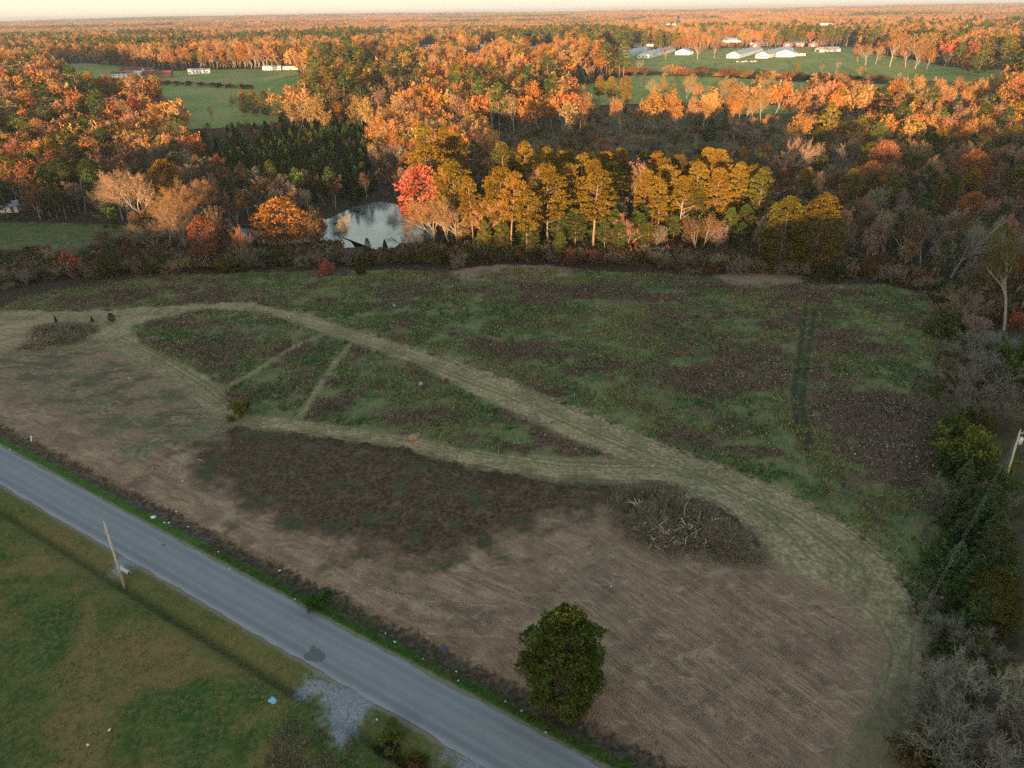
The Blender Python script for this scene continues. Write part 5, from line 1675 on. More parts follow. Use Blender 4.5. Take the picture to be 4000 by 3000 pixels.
# ================================================================== the rest of the woods: one mass, instanced
def far_woods():
    coll = bpy.data.collections.new('far_wood_kinds')
    protos = []

    def reg(name, pr, mats):
        tr, cr = pr['trunk'], pr['crown']
        vt, vc = len(tr.vertices), len(cr.vertices)
        bm = bmesh.new()
        bm.from_mesh(cr)
        lay = bm.faces.layers.float.get('var')
        n0 = len(bm.faces)
        bm.from_mesh(tr)
        bm.faces.ensure_lookup_table()
        for f in bm.faces[n0:]:
            f.material_index = 1
        me = bpy.data.meshes.new(name)
        bm.to_mesh(me)
        bm.free()
        for m_ in mats:
            me.materials.append(m_)
        o = bpy.data.objects.new('wood%02d_%s' % (len(protos), name), me)
        coll.objects.link(o)
        protos.append((name, pr['h']))

    fm = M['leaf_far']
    for s in (61, 62, 63):
        reg('leafy', proto_decid(s, 14, 620, 1.15, .05, far=True, leaf_size=.95), [fm, M['bark_pale']])
    for s in (64, 65):
        reg('bare', proto_decid(s, 14, 900, 1.0, .06, far=True, leaf_size=1.0, leaf_aspect=.2), [fm, M['bark_pale']])
    for s, cf in ((66, .3), (67, .4)):
        reg('pine', proto_pine(s, 17, cf, 3.6, 34, 22, .95), [fm, M['bark_pine']])
    for s in (68, 69):
        reg('cone', proto_cone(s, 8, 2.3, 700, .7), [fm, M['bark_pine']])
    for s in (70, 71):
        reg('shrub', proto_shrub(s, 3.2, 0, 6, 1.2, .06), [fm, M['bark_grey']])
    for s in (73, 74):
        reg('bush', proto_shrub(s, 3.2, 620, 6, 1.1, .05, .5), [fm, M['bark_grey']])
    # one far-off lump: a stand of crowns
    rg = np.random.default_rng(72)
    for q in range(2):
        a_ = Acc()
        for k in range(16):
            c = np.array([rg.uniform(-17, 17), rg.uniform(-17, 17), 0])
            hh = rg.uniform(9, 15)
            n = 80
            u = nrm(rg.normal(size=(n, 3)))
            P = c + np.array([0, 0, hh * .62]) + u * rg.uniform(.5, 1, (n, 1)) * [4.2, 4.2, hh * .40]
            a_.add(cards(P, 1.9, rg), np.clip(rg.uniform(0, 1, n) * .5 + rg.uniform(0, .5), 0, 1))
        b_ = Acc()
        b_.add(tubes(np.array([[0, 0, 0.]]), np.array([[0, 0, 8.]]), np.array([.2]), np.array([.1]), 4))
        reg('stand', dict(trunk=b_.mesh('t', M['bark_pale']), crown=a_.mesh('c', fm), h=15), [fm, M['bark_pale']])
    names = [p[0] for p in protos]
    opts = {n: [i for i, q in enumerate(names) if q == n] for n in set(names)}
    P, KI, SC, TI = [], [], [], []
    T = np.array(TREES)
    mt = MEADOW[(MEADOW[:, 1] > 0)]
    topx = EDGE[:, 0]
    topy = EDGE[:, 1]
    o_ = np.argsort(topx)
    right_y = at2(2120 * K, 700 * K)
    ex = np.concatenate([[-400], topx[o_], [right_y[0], 400]])
    ey = np.concatenate([[topy[o_][0] + 10], topy[o_], [right_y[1], right_y[1]]])
    rg = np.random.default_rng(5)

    def grid(y0, y1, step, half=.80, back=False):
        ys = np.arange(y0, y1, step)
        out = []
        for y in ys:
            w = abs(y) * half + 60
            n = int(2 * w / step)
            x = np.linspace(-w, w, n) + rg.uniform(-.48, .48, n) * step
            out.append(np.stack([x, y + rg.uniform(-.48, .48, n) * step], 1))
        return np.concatenate(out)

    palette = {k: np.array(v) for k, v in TINT.items()}

    def emit(Q, size, stage):
        x, y = Q[:, 0], Q[:, 1]
        ok = np.ones(len(Q), bool)
        if y.min() < 420:
            ok &= y > np.interp(x, ex, ey) + 2
            ok &= sdist(x, y, POND) < -3
            ok &= sdist(x, y, RLAWN) < -2
        for f_ in FIELDS + TAN:
            ok &= sdist(x, y, f_) < -2.5
        for l_ in LANE:
            ok &= seg_dist(x, y, l_) > 6
        for cx, cy, r_ in CLEAR:
            ok &= np.hypot(x - cx, y - cy) > r_ + 2
        if stage == 0:
            sc = sdist(x, y, SCRUB)
            ok &= ~((sc > 0) & (rg.uniform(size=len(Q)) < .25))
        Q, x, y = Q[ok], x[ok], y[ok]
        if stage <= 1 and len(Q):
            for c0 in range(0, len(Q), 4000):
                q = Q[c0:c0 + 4000]
                d = np.hypot(q[:, 0:1] - T[None, :, 0], q[:, 1:2] - T[None, :, 1]) / np.maximum(T[None, :, 2], 2)
                P_ok = d.min(1) > .9
                sel.append(np.where(P_ok)[0] + c0)
            kk = np.concatenate(sel)
            sel.clear()
            Q, x, y = Q[kk], x[kk], y[kk]
        n1 = fbm(x + 900, y * .7 + 40, 150 if stage < 2 else 420, 4)
        n2 = fbm(x + 30, y + 900, 70 if stage < 2 else 260, 3)
        u = rg.uniform(size=len(Q))
        z = zt(x, y)
        sc = sdist(x, y, SCRUB) if stage == 0 else np.full(len(Q), -9.)
        pl = sdist(x, y, PLANT) if stage == 0 else np.full(len(Q), -9.)
        eg = y - np.interp(x, ex, ey)
        hid = hides(x, y, z, 15.0 if stage < 2 else 17.0, 3 if stage < 2 else 17)
        hid2 = hides(x, y, z, 6.0 if stage < 2 else 12.0, 3 if stage < 2 else 17)
        for i in range(len(Q)):
            s = rg.uniform(.75, 1.25)
            if stage == 0 and (sc[i] > 0 or eg[i] < 9):
                kd, ti = 'shrub', ('grey', 'brown', 'tan', 'olive')[int(u[i] * 3.999)]
                s *= 1.05 if sc[i] > 0 else .9
            elif stage == 0 and pl[i] > 0:
                kd, ti = 'cone', ('darkgreen', 'green')[int(u[i] * 1.999)]
            elif stage == 0 and y[i] < 330:
                kd, ti = (('bare', 'grey'), ('bare', 'brown'), ('leafy', 'brown'), ('shrub', 'grey'), ('pine', 'darkgreen'), ('bare', 'pinkish'))[int(u[i] * 5.999)]
                s *= .72
            else:
                a = n1[i] + rg.normal(0, .06)
                if a > .65:
                    kd, ti = 'pine', ('golden', 'olive', 'green')[int(u[i] * 2.999)]
                elif a > .585 and n2[i] > .47:
                    kd, ti = ('leafy', 'brown') if u[i] < .5 else ('pine', 'darkgreen')
                elif a < .40 or u[i] < .38:
                    kd, ti = 'bare', ('tawny', 'tawny', 'pinkish', 'orange')[int(rg.integers(4))]
                else:
                    kd, ti = 'leafy', ('orange', 'tawny', 'rust', 'orange', 'tawny', 'red')[int(rg.integers(6 if rg.uniform() < .3 else 5))]
                if rg.uniform() < .07 and kd != 'pine':
                    kd, ti = ('pine', ('darkgreen', 'green', 'golden')[int(rg.integers(3))]) if rg.uniform() < .7 else ('leafy', 'yellow')
                if stage == 1:
                    s *= 1.3
            if stage == 2:
                kd = 'stand'
                s = rg.uniform(.85, 1.2) * size
            if kd != 'shrub' and (hid[i] and (hid2[i] or s > .45)):
                if hid2[i]:
                    continue
                s = .42
            P.append((x[i], y[i], z[i] - .2))
            KI.append(opts[kd][int(rg.integers(len(opts[kd])))])
            SC.append(s)
            c = palette[ti] * math.exp(rg.normal(0, .13)) * np.exp(rg.normal(0, .08, 3))
            TI.append((*c, 1))

    sel = []
    emit(grid(150, 420, 6.0), 1, 0)
    n = 1500                          # low brush along the meadow edge and in the right hedge
    x = rg.uniform(-150, 118, n)
    y = np.interp(x, ex, ey) + rg.uniform(1.5, 17, n)
    for a_, b_ in zip(x, y):
        q = np.array([a_]), np.array([b_])
        if sdist(*q, POND)[0] > -2 or sdist(*q, FIELDS[4])[0] > -1 or hides(a_, b_, zt1(a_, b_), 3.0)[0]:
            continue
        kd = 'shrub' if rg.uniform() < .62 else 'bush'
        ti = ('grey', 'brown', 'olive', 'darkgreen', 'grey', 'rust')[int(rg.integers(6 if rg.uniform() < .3 else 5))]
        P.append((a_, b_, zt1(a_, b_) - .1))
        KI.append(opts[kd][int(rg.integers(len(opts[kd])))])
        SC.append(rg.uniform(.7, 1.35))
        TI.append((*(palette[ti] * math.exp(rg.normal(0, .15)) * .9), 1))
    hp = P2(HEDGE)
    q = rg.uniform(hp.min(0), hp.max(0), (2600, 2))
    q = q[sdist(q[:, 0], q[:, 1], hp) > 0][:420]
    for a_, b_ in q:
        kd = 'shrub' if rg.uniform() < .5 else 'bush'
        ti = ('grey', 'grey', 'olive', 'darkgreen', 'darkgreen', 'green')[int(rg.integers(6))]
        P.append((a_, b_, gz1(a_, b_) - .1))
        KI.append(opts[kd][int(rg.integers(len(opts[kd])))])
        SC.append(rg.uniform(.35, .9))
        TI.append((*(palette[ti] * math.exp(rg.normal(0, .15)) * 1.2), 1))
    emit(grid(420, 900, 9.5), 1, 1)
    emit(grid(900, 1700, 10.5), 1, 1)
    emit(grid(1700, 3600, 26), 1.0, 2)
    emit(grid(3600, 8200, 46), 1.5, 2)
    # trees on the crest of the shading hill behind the camera
    xs = np.arange(-420, 330, 9.0)
    for x in xs:
        for y in (-262, -275):
            P.append((x + rg.uniform(-4, 4), y + rg.uniform(-5, 5), zt1(x, y) - .3))
            KI.append(opts['leafy'][0])
            SC.append(rg.uniform(.25, .4))
            TI.append((*palette['brown'], 1))
    P, KI, SC, TI = np.array(P, np.float32), np.array(KI, np.int32), np.array(SC, np.float32), np.array(TI, np.float32)
    me = bpy.data.meshes.new('far_woods')
    me.vertices.add(len(P))
    me.vertices.foreach_set('co', P.ravel())
    a = me.attributes.new('kind_index', 'INT', 'POINT')
    a.data.foreach_set('value', KI)
    a = me.attributes.new('size', 'FLOAT', 'POINT')
    a.data.foreach_set('value', SC)
    a = me.attributes.new('turn', 'FLOAT', 'POINT')
    a.data.foreach_set('value', rg.uniform(0, 6.28, len(P)).astype(np.float32))
    a = me.attributes.new('tint', 'FLOAT_COLOR', 'POINT')
    a.data.foreach_set('color', TI.ravel())
    o = link('far_woods', me, kind='stuff')
    o['label'] = 'autumn woods rolling away to the horizon'
    o['category'] = 'woods'
    g = bpy.data.node_groups.new('scatter_woods', 'GeometryNodeTree')
    g.interface.new_socket('Geometry', in_out='INPUT', socket_type='NodeSocketGeometry')
    g.interface.new_socket('Geometry', in_out='OUTPUT', socket_type='NodeSocketGeometry')
    N = g.nodes
    gi, go = N.new('NodeGroupInput'), N.new('NodeGroupOutput')
    ip = N.new('GeometryNodeInstanceOnPoints')
    ci = N.new('GeometryNodeCollectionInfo')
    ci.inputs['Collection'].default_value = coll
    ci.inputs['Separate Children'].default_value = True
    ci.inputs['Reset Children'].default_value = True

    def na(nm, dt):
        q = N.new('GeometryNodeInputNamedAttribute')
        q.data_type = dt
        q.inputs['Name'].default_value = nm
        return q.outputs['Attribute']
    cx = N.new('ShaderNodeCombineXYZ')
    g.links.new(na('turn', 'FLOAT'), cx.inputs['Z'])
    e2r = N.new('FunctionNodeEulerToRotation')
    g.links.new(cx.outputs[0], e2r.inputs[0])
    g.links.new(gi.outputs[0], ip.inputs['Points'])
    g.links.new(ci.outputs[0], ip.inputs['Instance'])
    ip.inputs['Pick Instance'].default_value = True
    g.links.new(na('kind_index', 'INT'), ip.inputs['Instance Index'])
    g.links.new(e2r.outputs[0], ip.inputs['Rotation'])
    g.links.new(na('size', 'FLOAT'), ip.inputs['Scale'])
    g.links.new(ip.outputs[0], go.inputs[0])
    md = o.modifiers.new('scatter', 'NODES')
    md.node_group = g
    print('far woods', len(P))


HEDGE = [(2010, 640), (2110, 640), (2150, 800), (2090, 900), (2095, 1000), (2095, 1200), (2115, 1300), (2130, 1500), (2140, 1700), (2010, 1700), (2020, 1450), (2045, 1250), (2070, 1100), (2060, 900), (2040, 760)]
PLANT = ground_poly([(800, 520), (1060, 470), (1440, 440), (1480, 560), (1470, 740), (1400, 800), (1260, 800), (1080, 760), (900, 740), (760, 640)])
far_woods()


# ================================================================== meadow growth (uncountable)
def growth():
    rg = np.random.default_rng(15)

    def pts(density, cond):
        x0, x1, y0, y1 = -125, 112, 42, 215
        n = int((x1 - x0) * (y1 - y0) * density)
        x, y = rg.uniform(x0, x1, n), rg.uniform(y0, y1, n)
        keep = np.zeros(n, bool)
        for P in (MEADOW, LENS):
            keep |= sdist(x, y, P) > .2
        for s_ in STREAKS:
            keep &= seg_dist(x, y, s_) > .8
        for t_ in TRACK:
            keep &= (seg_dist(x, y, t_) > .75) | (fbm(x + 3, y, 2.5, 3) > .60)
        keep &= rg.uniform(size=n) < cond(x, y)
        px, py, w_ = to_px(np.stack([x, y, x * 0], 1))
        keep &= (px > -250) & (px < 4250)
        return x[keep], y[keep]

    # dead goldenrod: dark stems with a pale seed head
    x, y = pts(5.6, lambda a, b: weediness(a, b) * .95 + .035)
    n = len(x)
    z = gz(x, y)
    Bp = np.stack([x, y, z], 1)
    hh = rg.uniform(.6, 1.4, n) * (.75 + .8 * fbm(x + 90, y + 4, 6, 3))
    lean = rg.normal(0, .14, (n, 2))
    Tp = Bp + np.stack([lean[:, 0] * hh, lean[:, 1] * hh, hh], 1)
    ac = Acc()
    ac.add(ribbon(Bp, Tp, .07, rg), .25)
    q = Bp + (Tp - Bp) * rg.uniform(.3, .6, (n, 1))
    ac.add(cards(np.repeat(q, 2, 0) + rg.normal(0, .16, (2 * n, 3)), .30, rg, None, .45), rg.uniform(0, .7, 2 * n))
    ntop = ac.n
    hd = Acc()
    head = rg.uniform(size=n) < .55
    hd.add(cards(Tp[head] + rg.normal(0, .05, (head.sum(), 3)), rg.uniform(.12, .27, head.sum()), rg, None, .75), rg.uniform(.2, 1, head.sum()))
    bq = rg.uniform(.06, .23, n) * np.exp(.9 * (fbm(x + 11, y, 3.0, 2) - .5))
    brown = np.stack([bq, bq * rg.uniform(.62, .75, n), bq * rg.uniform(.45, .6, n), np.ones(n)], 1)
    V = np.concatenate(ac.V + hd.V)
    F3 = np.concatenate(ac.F3)
    F4 = np.concatenate(ac.F4 + [f + ntop for f in hd.F4])
    v = np.concatenate([np.concatenate(ac.v4 + hd.v4), np.concatenate(ac.v3)])
    hq = rg.uniform(.14, .44, head.sum()) * (.55 + .9 * fbm(x[head] + 31, y[head], 7, 3))
    hc = np.stack([hq, hq * .80, hq * .62, np.ones(head.sum())], 1)
    tint = np.concatenate([np.repeat(brown, 2, 0), hc, brown])
    link('dry_weeds', new_mesh('dry_weeds', V, [F4, F3], M['weed'], False, fattr=dict(var=v, tint=tint)), kind='stuff', label='dead brown goldenrod stalks with pale seed heads over the meadow', category='weeds')
    # grass tussocks
    x, y = pts(5.6, lambda a, b: np.clip(1.05 - weediness(a, b), .1, 1) * sstep(.34, .6, fbm(a + 8, b + 3, 4.0, 3)))
    n = len(x)
    z = gz(x, y)
    g_ = fbm(x + 60, y + 70, 12, 4)
    Bp = np.repeat(np.stack([x, y, z], 1), 4, 0) + rg.normal(0, .14, (4 * n, 3)) * [1, 1, 0]
    d = nrm(rg.normal(0, .45, (4 * n, 3)) * [1, 1, .2] + [0, 0, .8])
    ac = Acc()
    ac.add(ribbon(Bp, Bp + d * rg.uniform(.25, .8, (4 * n, 1)) * np.repeat(.6 + fbm(x + 5, y + 88, 5, 3), 4)[:, None], .17, rg), rg.uniform(0, 1, 4 * n))
    k = np.clip((g_ - .36) / .28, 0, 1)[:, None]
    c = np.array([.058, .150, .052]) * (1 - k) + np.array([.205, .225, .085]) * k
    pale = rg.uniform(size=n) < .34
    c[pale] = [.25, .21, .105]
    c = np.concatenate([c * np.exp(rg.normal(0, .15, (n, 1))), np.ones((n, 1))], 1)
    link('meadow_grass', ac_mesh('meadow_grass', ac, np.repeat(c, 4, 0)), kind='stuff', label='rough green tussock grass across the meadow', category='grass')
    # chopped stalks lying on the dark mulch and trash wood on the soil
    x0, y0 = MULCH.min(0)
    x1, y1 = MULCH.max(0)
    n = 9000
    x, y = rg.uniform(x0 - 8, x1 + 8, n), rg.uniform(y0 - 4, y1 + 4, n)
    k = sdist(x, y, MULCH) + rg.normal(0, 1.6, n) > 0
    x, y = x[k], y[k]
    n = len(x)
    a = rg.uniform(0, 6.28, n)
    Bp = np.stack([x, y, gz(x, y) + .05], 1)
    d = np.stack([np.cos(a), np.sin(a), rg.uniform(-.05, .5, n)], 1)
    ac = Acc()
    ac.add(ribbon(Bp, Bp + d * rg.uniform(.25, .8, (n, 1)), .06, rg), rg.uniform(0, 1, n))
    c = np.stack([rg.uniform(.04, .22, n), rg.uniform(.03, .155, n), rg.uniform(.022, .11, n), np.ones(n)], 1)
    gm = rg.uniform(size=n) < .13
    c[gm] = [.05, .09, .03, 1]
    link('chopped_stalks', ac_mesh('chopped_stalks', ac, c), kind='stuff', label='shredded dark brown stalks covering the cleared ground', category='debris')
    # long grass on the verges and in the near ditch
    n = 16000
    s = rg.uniform(-75, 22, n)
    side = rg.uniform(size=n) < .6
    o = np.where(side, ROAD_W + .5 + rg.gamma(2, .55, n), -ROAD_W - 2.6 - rg.gamma(2.0, .5, n))
    keep = side | (s < -2) | (s > 1)
    keep &= side | ((s > -24) & (s < 30)) | (rg.uniform(size=n) < .35)
    s, o = s[keep], o[keep]
    n = len(s)
    x, y = s * rd[0] + (o + ROAD_O) * rn[0], s * rd[1] + (o + ROAD_O) * rn[1]
    gm = np.min([sdist(x, y, g__) for g__ in GRAVEL], 0) if False else np.max([sdist(x, y, g__) for g__ in GRAVEL], 0)
    k = gm < -.3
    x, y = x[k], y[k]
    n = len(x)
    Bp = np.stack([x, y, gz(x, y)], 1)
    d = nrm(rg.normal(0, .5, (n, 3)) * [1, 1, .2] + [0, 0, .7])
    ac = Acc()
    ac.add(ribbon(Bp, Bp + d * rg.uniform(.12, .38, (n, 1)), .07, rg), rg.uniform(0, 1, n))
    gcol = fbm(x, y, 2.2, 3)
    c = np.where((gcol > .52)[:, None], [[.12, .10, .05, 1]], [[.055, .10, .028, 1]])
    link('verge_grass', ac_mesh('verge_grass', ac, c), kind='stuff', label='uneven grass along both road ditches', category='grass')
    # low growth over the mown straw
    n = 26000
    lo, hi = STRAW.min(0), STRAW.max(0)
    x, y = rg.uniform(lo[0], hi[0], n), rg.uniform(lo[1], hi[1], n)
    k = (sdist(x, y, STRAW) > .1) & (sdist(x, y, LENS) < -.2)
    x, y = x[k], y[k]
    n = len(x)
    a = rg.uniform(0, 6.28, n)
    Bp = np.stack([x, y, gz(x, y) + .03], 1)
    d = np.stack([np.cos(a), np.sin(a), rg.uniform(.05, .6, n)], 1)
    ac = Acc()
    ac.add(ribbon(Bp, Bp + d * rg.uniform(.2, .55, (n, 1)), .09, rg), rg.uniform(0, 1, n))
    bb = rg.uniform(.17, .50, n)
    c = np.stack([bb, bb * .77, bb * .44, np.ones(n)], 1)
    gm = fbm(x + 3, y, 2.5, 3) > .53
    c[gm] = [.11, .14, .05, 1]
    link('mown_straw', ac_mesh('mown_straw', ac, c), kind='stuff', label='flattened pale straw and regrowth on the mown strips', category='straw')
    # lawn tufts near the camera
    n = 90000
    x, y = rg.uniform(-75, 10, n), rg.uniform(26, 85, n)
    k = fbm(x + 21, y + 8, 1.1, 3) > .47
    x, y = x[k], y[k]
    k = (road_off(x, y) < -ROAD_W - .6) & (np.max([sdist(x, y, g__) for g__ in GRAVEL], 0) < -.2)
    x, y = x[k], y[k]
    n = len(x)
    Bp = np.stack([x, y, gz(x, y)], 1)
    d = nrm(rg.normal(0, .6, (n, 3)) * [1, 1, .2] + [0, 0, .6])
    ac = Acc()
    ac.add(ribbon(Bp, Bp + d * rg.uniform(.10, .28, (n, 1)), .085, rg), rg.uniform(0, 1, n))
    kk = np.clip((fbm(x + 7, y + 2, 9, 4) - .38) / .24, 0, 1)[:, None]
    c = np.array([.055, .125, .022]) * (1 - kk) + np.array([.28, .205, .09]) * kk
    link('lawn_tufts', ac_mesh('lawn_tufts', ac, np.concatenate([c, np.ones((n, 1))], 1)), kind='stuff', label='short patchy lawn grass below the road', category='grass')
    DG = P2([(560, 1660), (600, 1580), (680, 1540), (720, 1600), (800, 1590), (860, 1640), (900, 1720), (560, 1720)])
    n = 16000
    q = rg.uniform(DG.min(0), DG.max(0), (n, 2))
    k = (sdist(q[:, 0], q[:, 1], DG) + rg.normal(0, .8, n) > 0) & (fbm(q[:, 0], q[:, 1], 1.6, 3) > .44) & (np.max([sdist(q[:, 0], q[:, 1], g__) for g__ in GRAVEL], 0) < 0)
    x, y = q[k].T
    n = len(x)
    Bp = np.stack([x, y, gz(x, y)], 1)
    d = nrm(rg.normal(0, .5, (n, 3)) * [1, 1, .2] + [.25, -.2, .7])
    ac = Acc()
    ac.add(ribbon(Bp, Bp + d * rg.uniform(.2, .6, (n, 1)), .06, rg), rg.uniform(0, 1, n))
    bb = rg.uniform(.10, .34, n)
    link('dry_grass', ac_mesh('dry_grass', ac, np.stack([bb, bb * .86, bb * .55, np.ones(n)], 1)), kind='stuff', label='pale dry long grass below the gravel patch', category='grass')
    # clods and small stones on the bare soil
    n = 5200
    lo, hi = DIRT.min(0), DIRT.max(0)
    x, y = rg.uniform(lo[0], hi[0], n), rg.uniform(lo[1], hi[1], n)
    k = (sdist(x, y, DIRT) > .5) & (road_off(x, y) > ROAD_W + 3)
    x, y = x[k], y[k]
    n = len(x)
    s = rg.gamma(2, .035, n)
    oc = np.array([[1, 0, 0], [0, 1, 0], [-1, 0, 0], [0, -1, 0], [0, 0, .7]])
    V = (np.stack([x, y, gz(x, y) + .02], 1)[:, None, :] + oc[None] * s[:, None, None] * rg.uniform(.7, 1.3, (n, 5, 1))).reshape(-1, 3)
    b = np.arange(n)[:, None] * 5
    F3 = np.concatenate([b + np.array([[k_, (k_ + 1) % 4, 4]]) for k_ in range(4)])
    c = np.stack([rg.uniform(.1, .34, n), rg.uniform(.075, .26, n), rg.uniform(.055, .19, n), np.ones(n)], 1)
    c = np.tile(c, (4, 1))
    link('soil_clods', new_mesh('soil_clods', V, F3, M['weed'], False, fattr=dict(var=np.full(len(F3), .5), tint=c)), kind='stuff', label='loose clods scattered over the bare soil', category='clods')


def ac_mesh(name, ac, tint):
    V = np.concatenate(ac.V)
    F3 = np.concatenate(ac.F3)
    return new_mesh(name, V, F3, M['weed'], False, fattr=dict(var=np.concatenate(ac.v3), tint=tint))


growth()


# ================================================================== brush piles
def brush_pile(label, polypx, n_twig, n_limb, n_root, hmax, greens=0):
    P = ground_poly(polypx)
    c = P.mean(0)
    z0 = gz1(*c)
    t = thing('brush_pile', (c[0], c[1], z0), label, 'brush pile')
    rg = np.random.default_rng(int(polypx[0][0]))

    def pick(n, inset=.3):
        out = np.zeros((0, 2))
        while len(out) < n:
            q = rg.uniform(P.min(0), P.max(0), (n * 4, 2))
            out = np.concatenate([out, q[sdist(q[:, 0], q[:, 1], P) > inset]])
        out = out[:n]
        e = np.clip(sdist(out[:, 0], out[:, 1], P) / 3.0, 0, 1)
        return out, e
    # mound of soil and rotten wood
    gxs, gys = np.meshgrid(np.linspace(P[:, 0].min(), P[:, 0].max(), 40), np.linspace(P[:, 1].min(), P[:, 1].max(), 40))
    x, y = gxs.ravel(), gys.ravel()
    e = np.clip(sdist(x, y, P) / 3.5, -.3, 1)
    zz = gz(x, y) + hmax * .6 * e * (.15 + 1.5 * sstep(.32, .68, fbm(x, y, 2.6, 3))) - .25
    i_ = np.arange(1600).reshape(40, 40)
    Fq = np.stack([i_[:-1, :-1], i_[:-1, 1:], i_[1:, 1:], i_[1:, :-1]], -1).reshape(-1, 4)
    link('core_mound', new_mesh('core_mound', np.stack([x - c[0], y - c[1], zz - z0], 1), Fq, plain('rotten_brush', (.085, .066, .048), .95, .6, 2.5), True), t)
    q, e = pick(n_twig * 4, -1.2)
    kk = rg.uniform(size=len(q)) < sstep(.30, .58, fbm(q[:, 0], q[:, 1], 2.6, 3)) * (.30 + e)
    q, e = q[kk], e[kk] * (.3 + 1.2 * fbm(q[kk, 0], q[kk, 1], 2.6, 3))
    z = gz(q[:, 0], q[:, 1]) + hmax * .6 * e * rg.uniform(.2, 1, len(q))
    A = np.stack([q[:, 0] - c[0], q[:, 1] - c[1], z - z0], 1)
    a = rg.uniform(0, 6.28, len(q))
    up = rg.uniform(-.1, 1.1, len(q)) + 1.3 * (q[:, 1] > c[1] + .5)
    d = nrm(np.stack([np.cos(a), np.sin(a), up], 1))
    B = A + d * rg.uniform(.8, 2.6, (len(q), 1))
    ac = Acc()
    ac.add(ribbon(A, B, .07, rg), rg.uniform(0, 1, len(q)))
    dd = nrm(np.repeat(d, 3, 0) + rg.normal(0, .5, (3 * len(q), 3)))
    m_ = np.repeat(A + (B - A) * .6, 3, 0)
    ac.add(ribbon(m_, m_ + dd * rg.uniform(.3, 1.1, (len(m_), 1)), .055, rg), rg.uniform(0, 1, len(m_)))
    o = link('twig_tangle', ac.mesh('twig_tangle', M['leaf']), t, kind='stuff')
    o.color = (.235, .195, .135, 1)
    q, e = pick(n_limb * 4, .2)
    w_ = np.exp(-(((q[:, 0] - P[:, 0].mean() + 2.2) / 4.5) ** 2 + ((q[:, 1] - P[:, 1].mean() + 1.0) / 2.6) ** 2))
    kk = np.argsort(-w_ * rg.uniform(.3, 1, len(q)))[:n_limb]
    q, e = q[kk], e[kk]
    z = gz(q[:, 0], q[:, 1]) + .1 + hmax * .6 * e * rg.uniform(.4, 1, len(q))
    A = np.stack([q[:, 0] - c[0], q[:, 1] - c[1], z - z0], 1)
    a = rg.normal(-.5, 1.1, len(q))
    L = rg.uniform(.7, 2.1, (len(q), 1))
    d = nrm(np.stack([np.cos(a), np.sin(a), rg.normal(.25, .5, len(q))], 1))
    m_ = A + d * L * .5 + rg.normal(0, .15, A.shape)
    r0 = rg.uniform(.045, .125, len(q))
    e2 = m_ + nrm(d + rg.normal(0, .35, d.shape)) * L * .5
    for k in range(len(q)):
        ac = Acc()
        b1, b2 = slice(k, k + 1), None
        ac.add(tubes(A[b1], m_[b1], r0[b1], r0[b1] * .8, 6))
        ac.add(tubes(m_[b1], e2[b1], r0[b1] * .8, r0[b1] * .3, 6))
        link('limb', ac.mesh('limb', M['wood_raw'], True), t)
    for k in range(n_root):           # upturned root plates
        q, e = pick(1, 1.0)
        ac = Acc()
        m_ = 16
        a = rg.uniform(0, 6.28, m_)
        d = nrm(np.stack([np.cos(a) * .8, np.sin(a) * .8, rg.uniform(-.1, 1, m_)], 1))
        base = np.array([q[0, 0] - c[0], q[0, 1] - c[1], gz1(*q[0]) - z0 + hmax * .45])
        A = base + rg.normal(0, .12, (m_, 3))
        Bm = A + d * rg.uniform(.5, .9, (m_, 1))
        ac.add(tubes(A, Bm, np.full(m_, .11), np.full(m_, .06), 5))
        ac.add(tubes(Bm, Bm + nrm(d + rg.normal(0, .5, d.shape)) * rg.uniform(.3, .7, (m_, 1)), np.full(m_, .06), np.full(m_, .015), 5))
        link('root_plate', ac.mesh('root_plate', M['wood_raw'], True), t)
    if greens:
        q, e = pick(greens, .5)
        ac = Acc()
        A = np.stack([q[:, 0] - c[0], q[:, 1] - c[1], gz(q[:, 0], q[:, 1]) - z0 + hmax * .3 * e], 1)
        gsel = fbm(q[:, 0] + 4, q[:, 1], 3.0, 2) > .55
        ac.add(cards(A[gsel] + rg.normal(0, .25, (gsel.sum(), 3)) * [1, 1, .8], .3, rg), rg.uniform(0, 1, gsel.sum()))
        o = link('green_sprigs', ac.mesh('green_sprigs', M['leaf']), t, kind='stuff')
        o.color = (.09, .10, .025, 1)
    return t


brush_pile('large tangled brush pile with bleached limbs and roots on cleared soil', [(2370, 1995), (2430, 1925), (2560, 1915), (2700, 1950), (2820, 2040), (2940, 2120), (3010, 2190), (2940, 2210), (2800, 2200), (2700, 2150), (2560, 2150), (2460, 2085)], 3000, 90, 6, 2.8, 1500)
brush_pile('low brown brush pile on the straw near the left picture edge', [(50, 1350), (120, 1300), (260, 1278), (390, 1285), (330, 1330), (230, 1350), (100, 1375)], 1500, 30, 0, 2.0)
# standing bare saplings behind the big pile
for X, yb, yt, ti in ((2450, 1960, 1860, 'tan'), (2590, 1990, 1900, 'grey'), (2660, 1990, 1895, 'grey'), (2720, 2010, 1925, 'olive'), (2790, 2030, 1950, 'grey'), (2860, 2090, 2000, 'grey'), (2540, 1950, 1880, 'grey')):
    pass

# ================================================================== utility poles and lines
M['pole_wood'] = bark_mat('pole_wood', (.36, .31, .23), (.60, .52, .40), .6)
M['galv'] = plain('galvanised', (.55, .57, .60), .45, .1, 4, .5, .3)
M['porcelain'] = plain('porcelain', (.62, .60, .58), .25, .05, 4, .5)
M['cable'] = plain('aluminium_cable', (.40, .40, .39), .6, .1, 1)


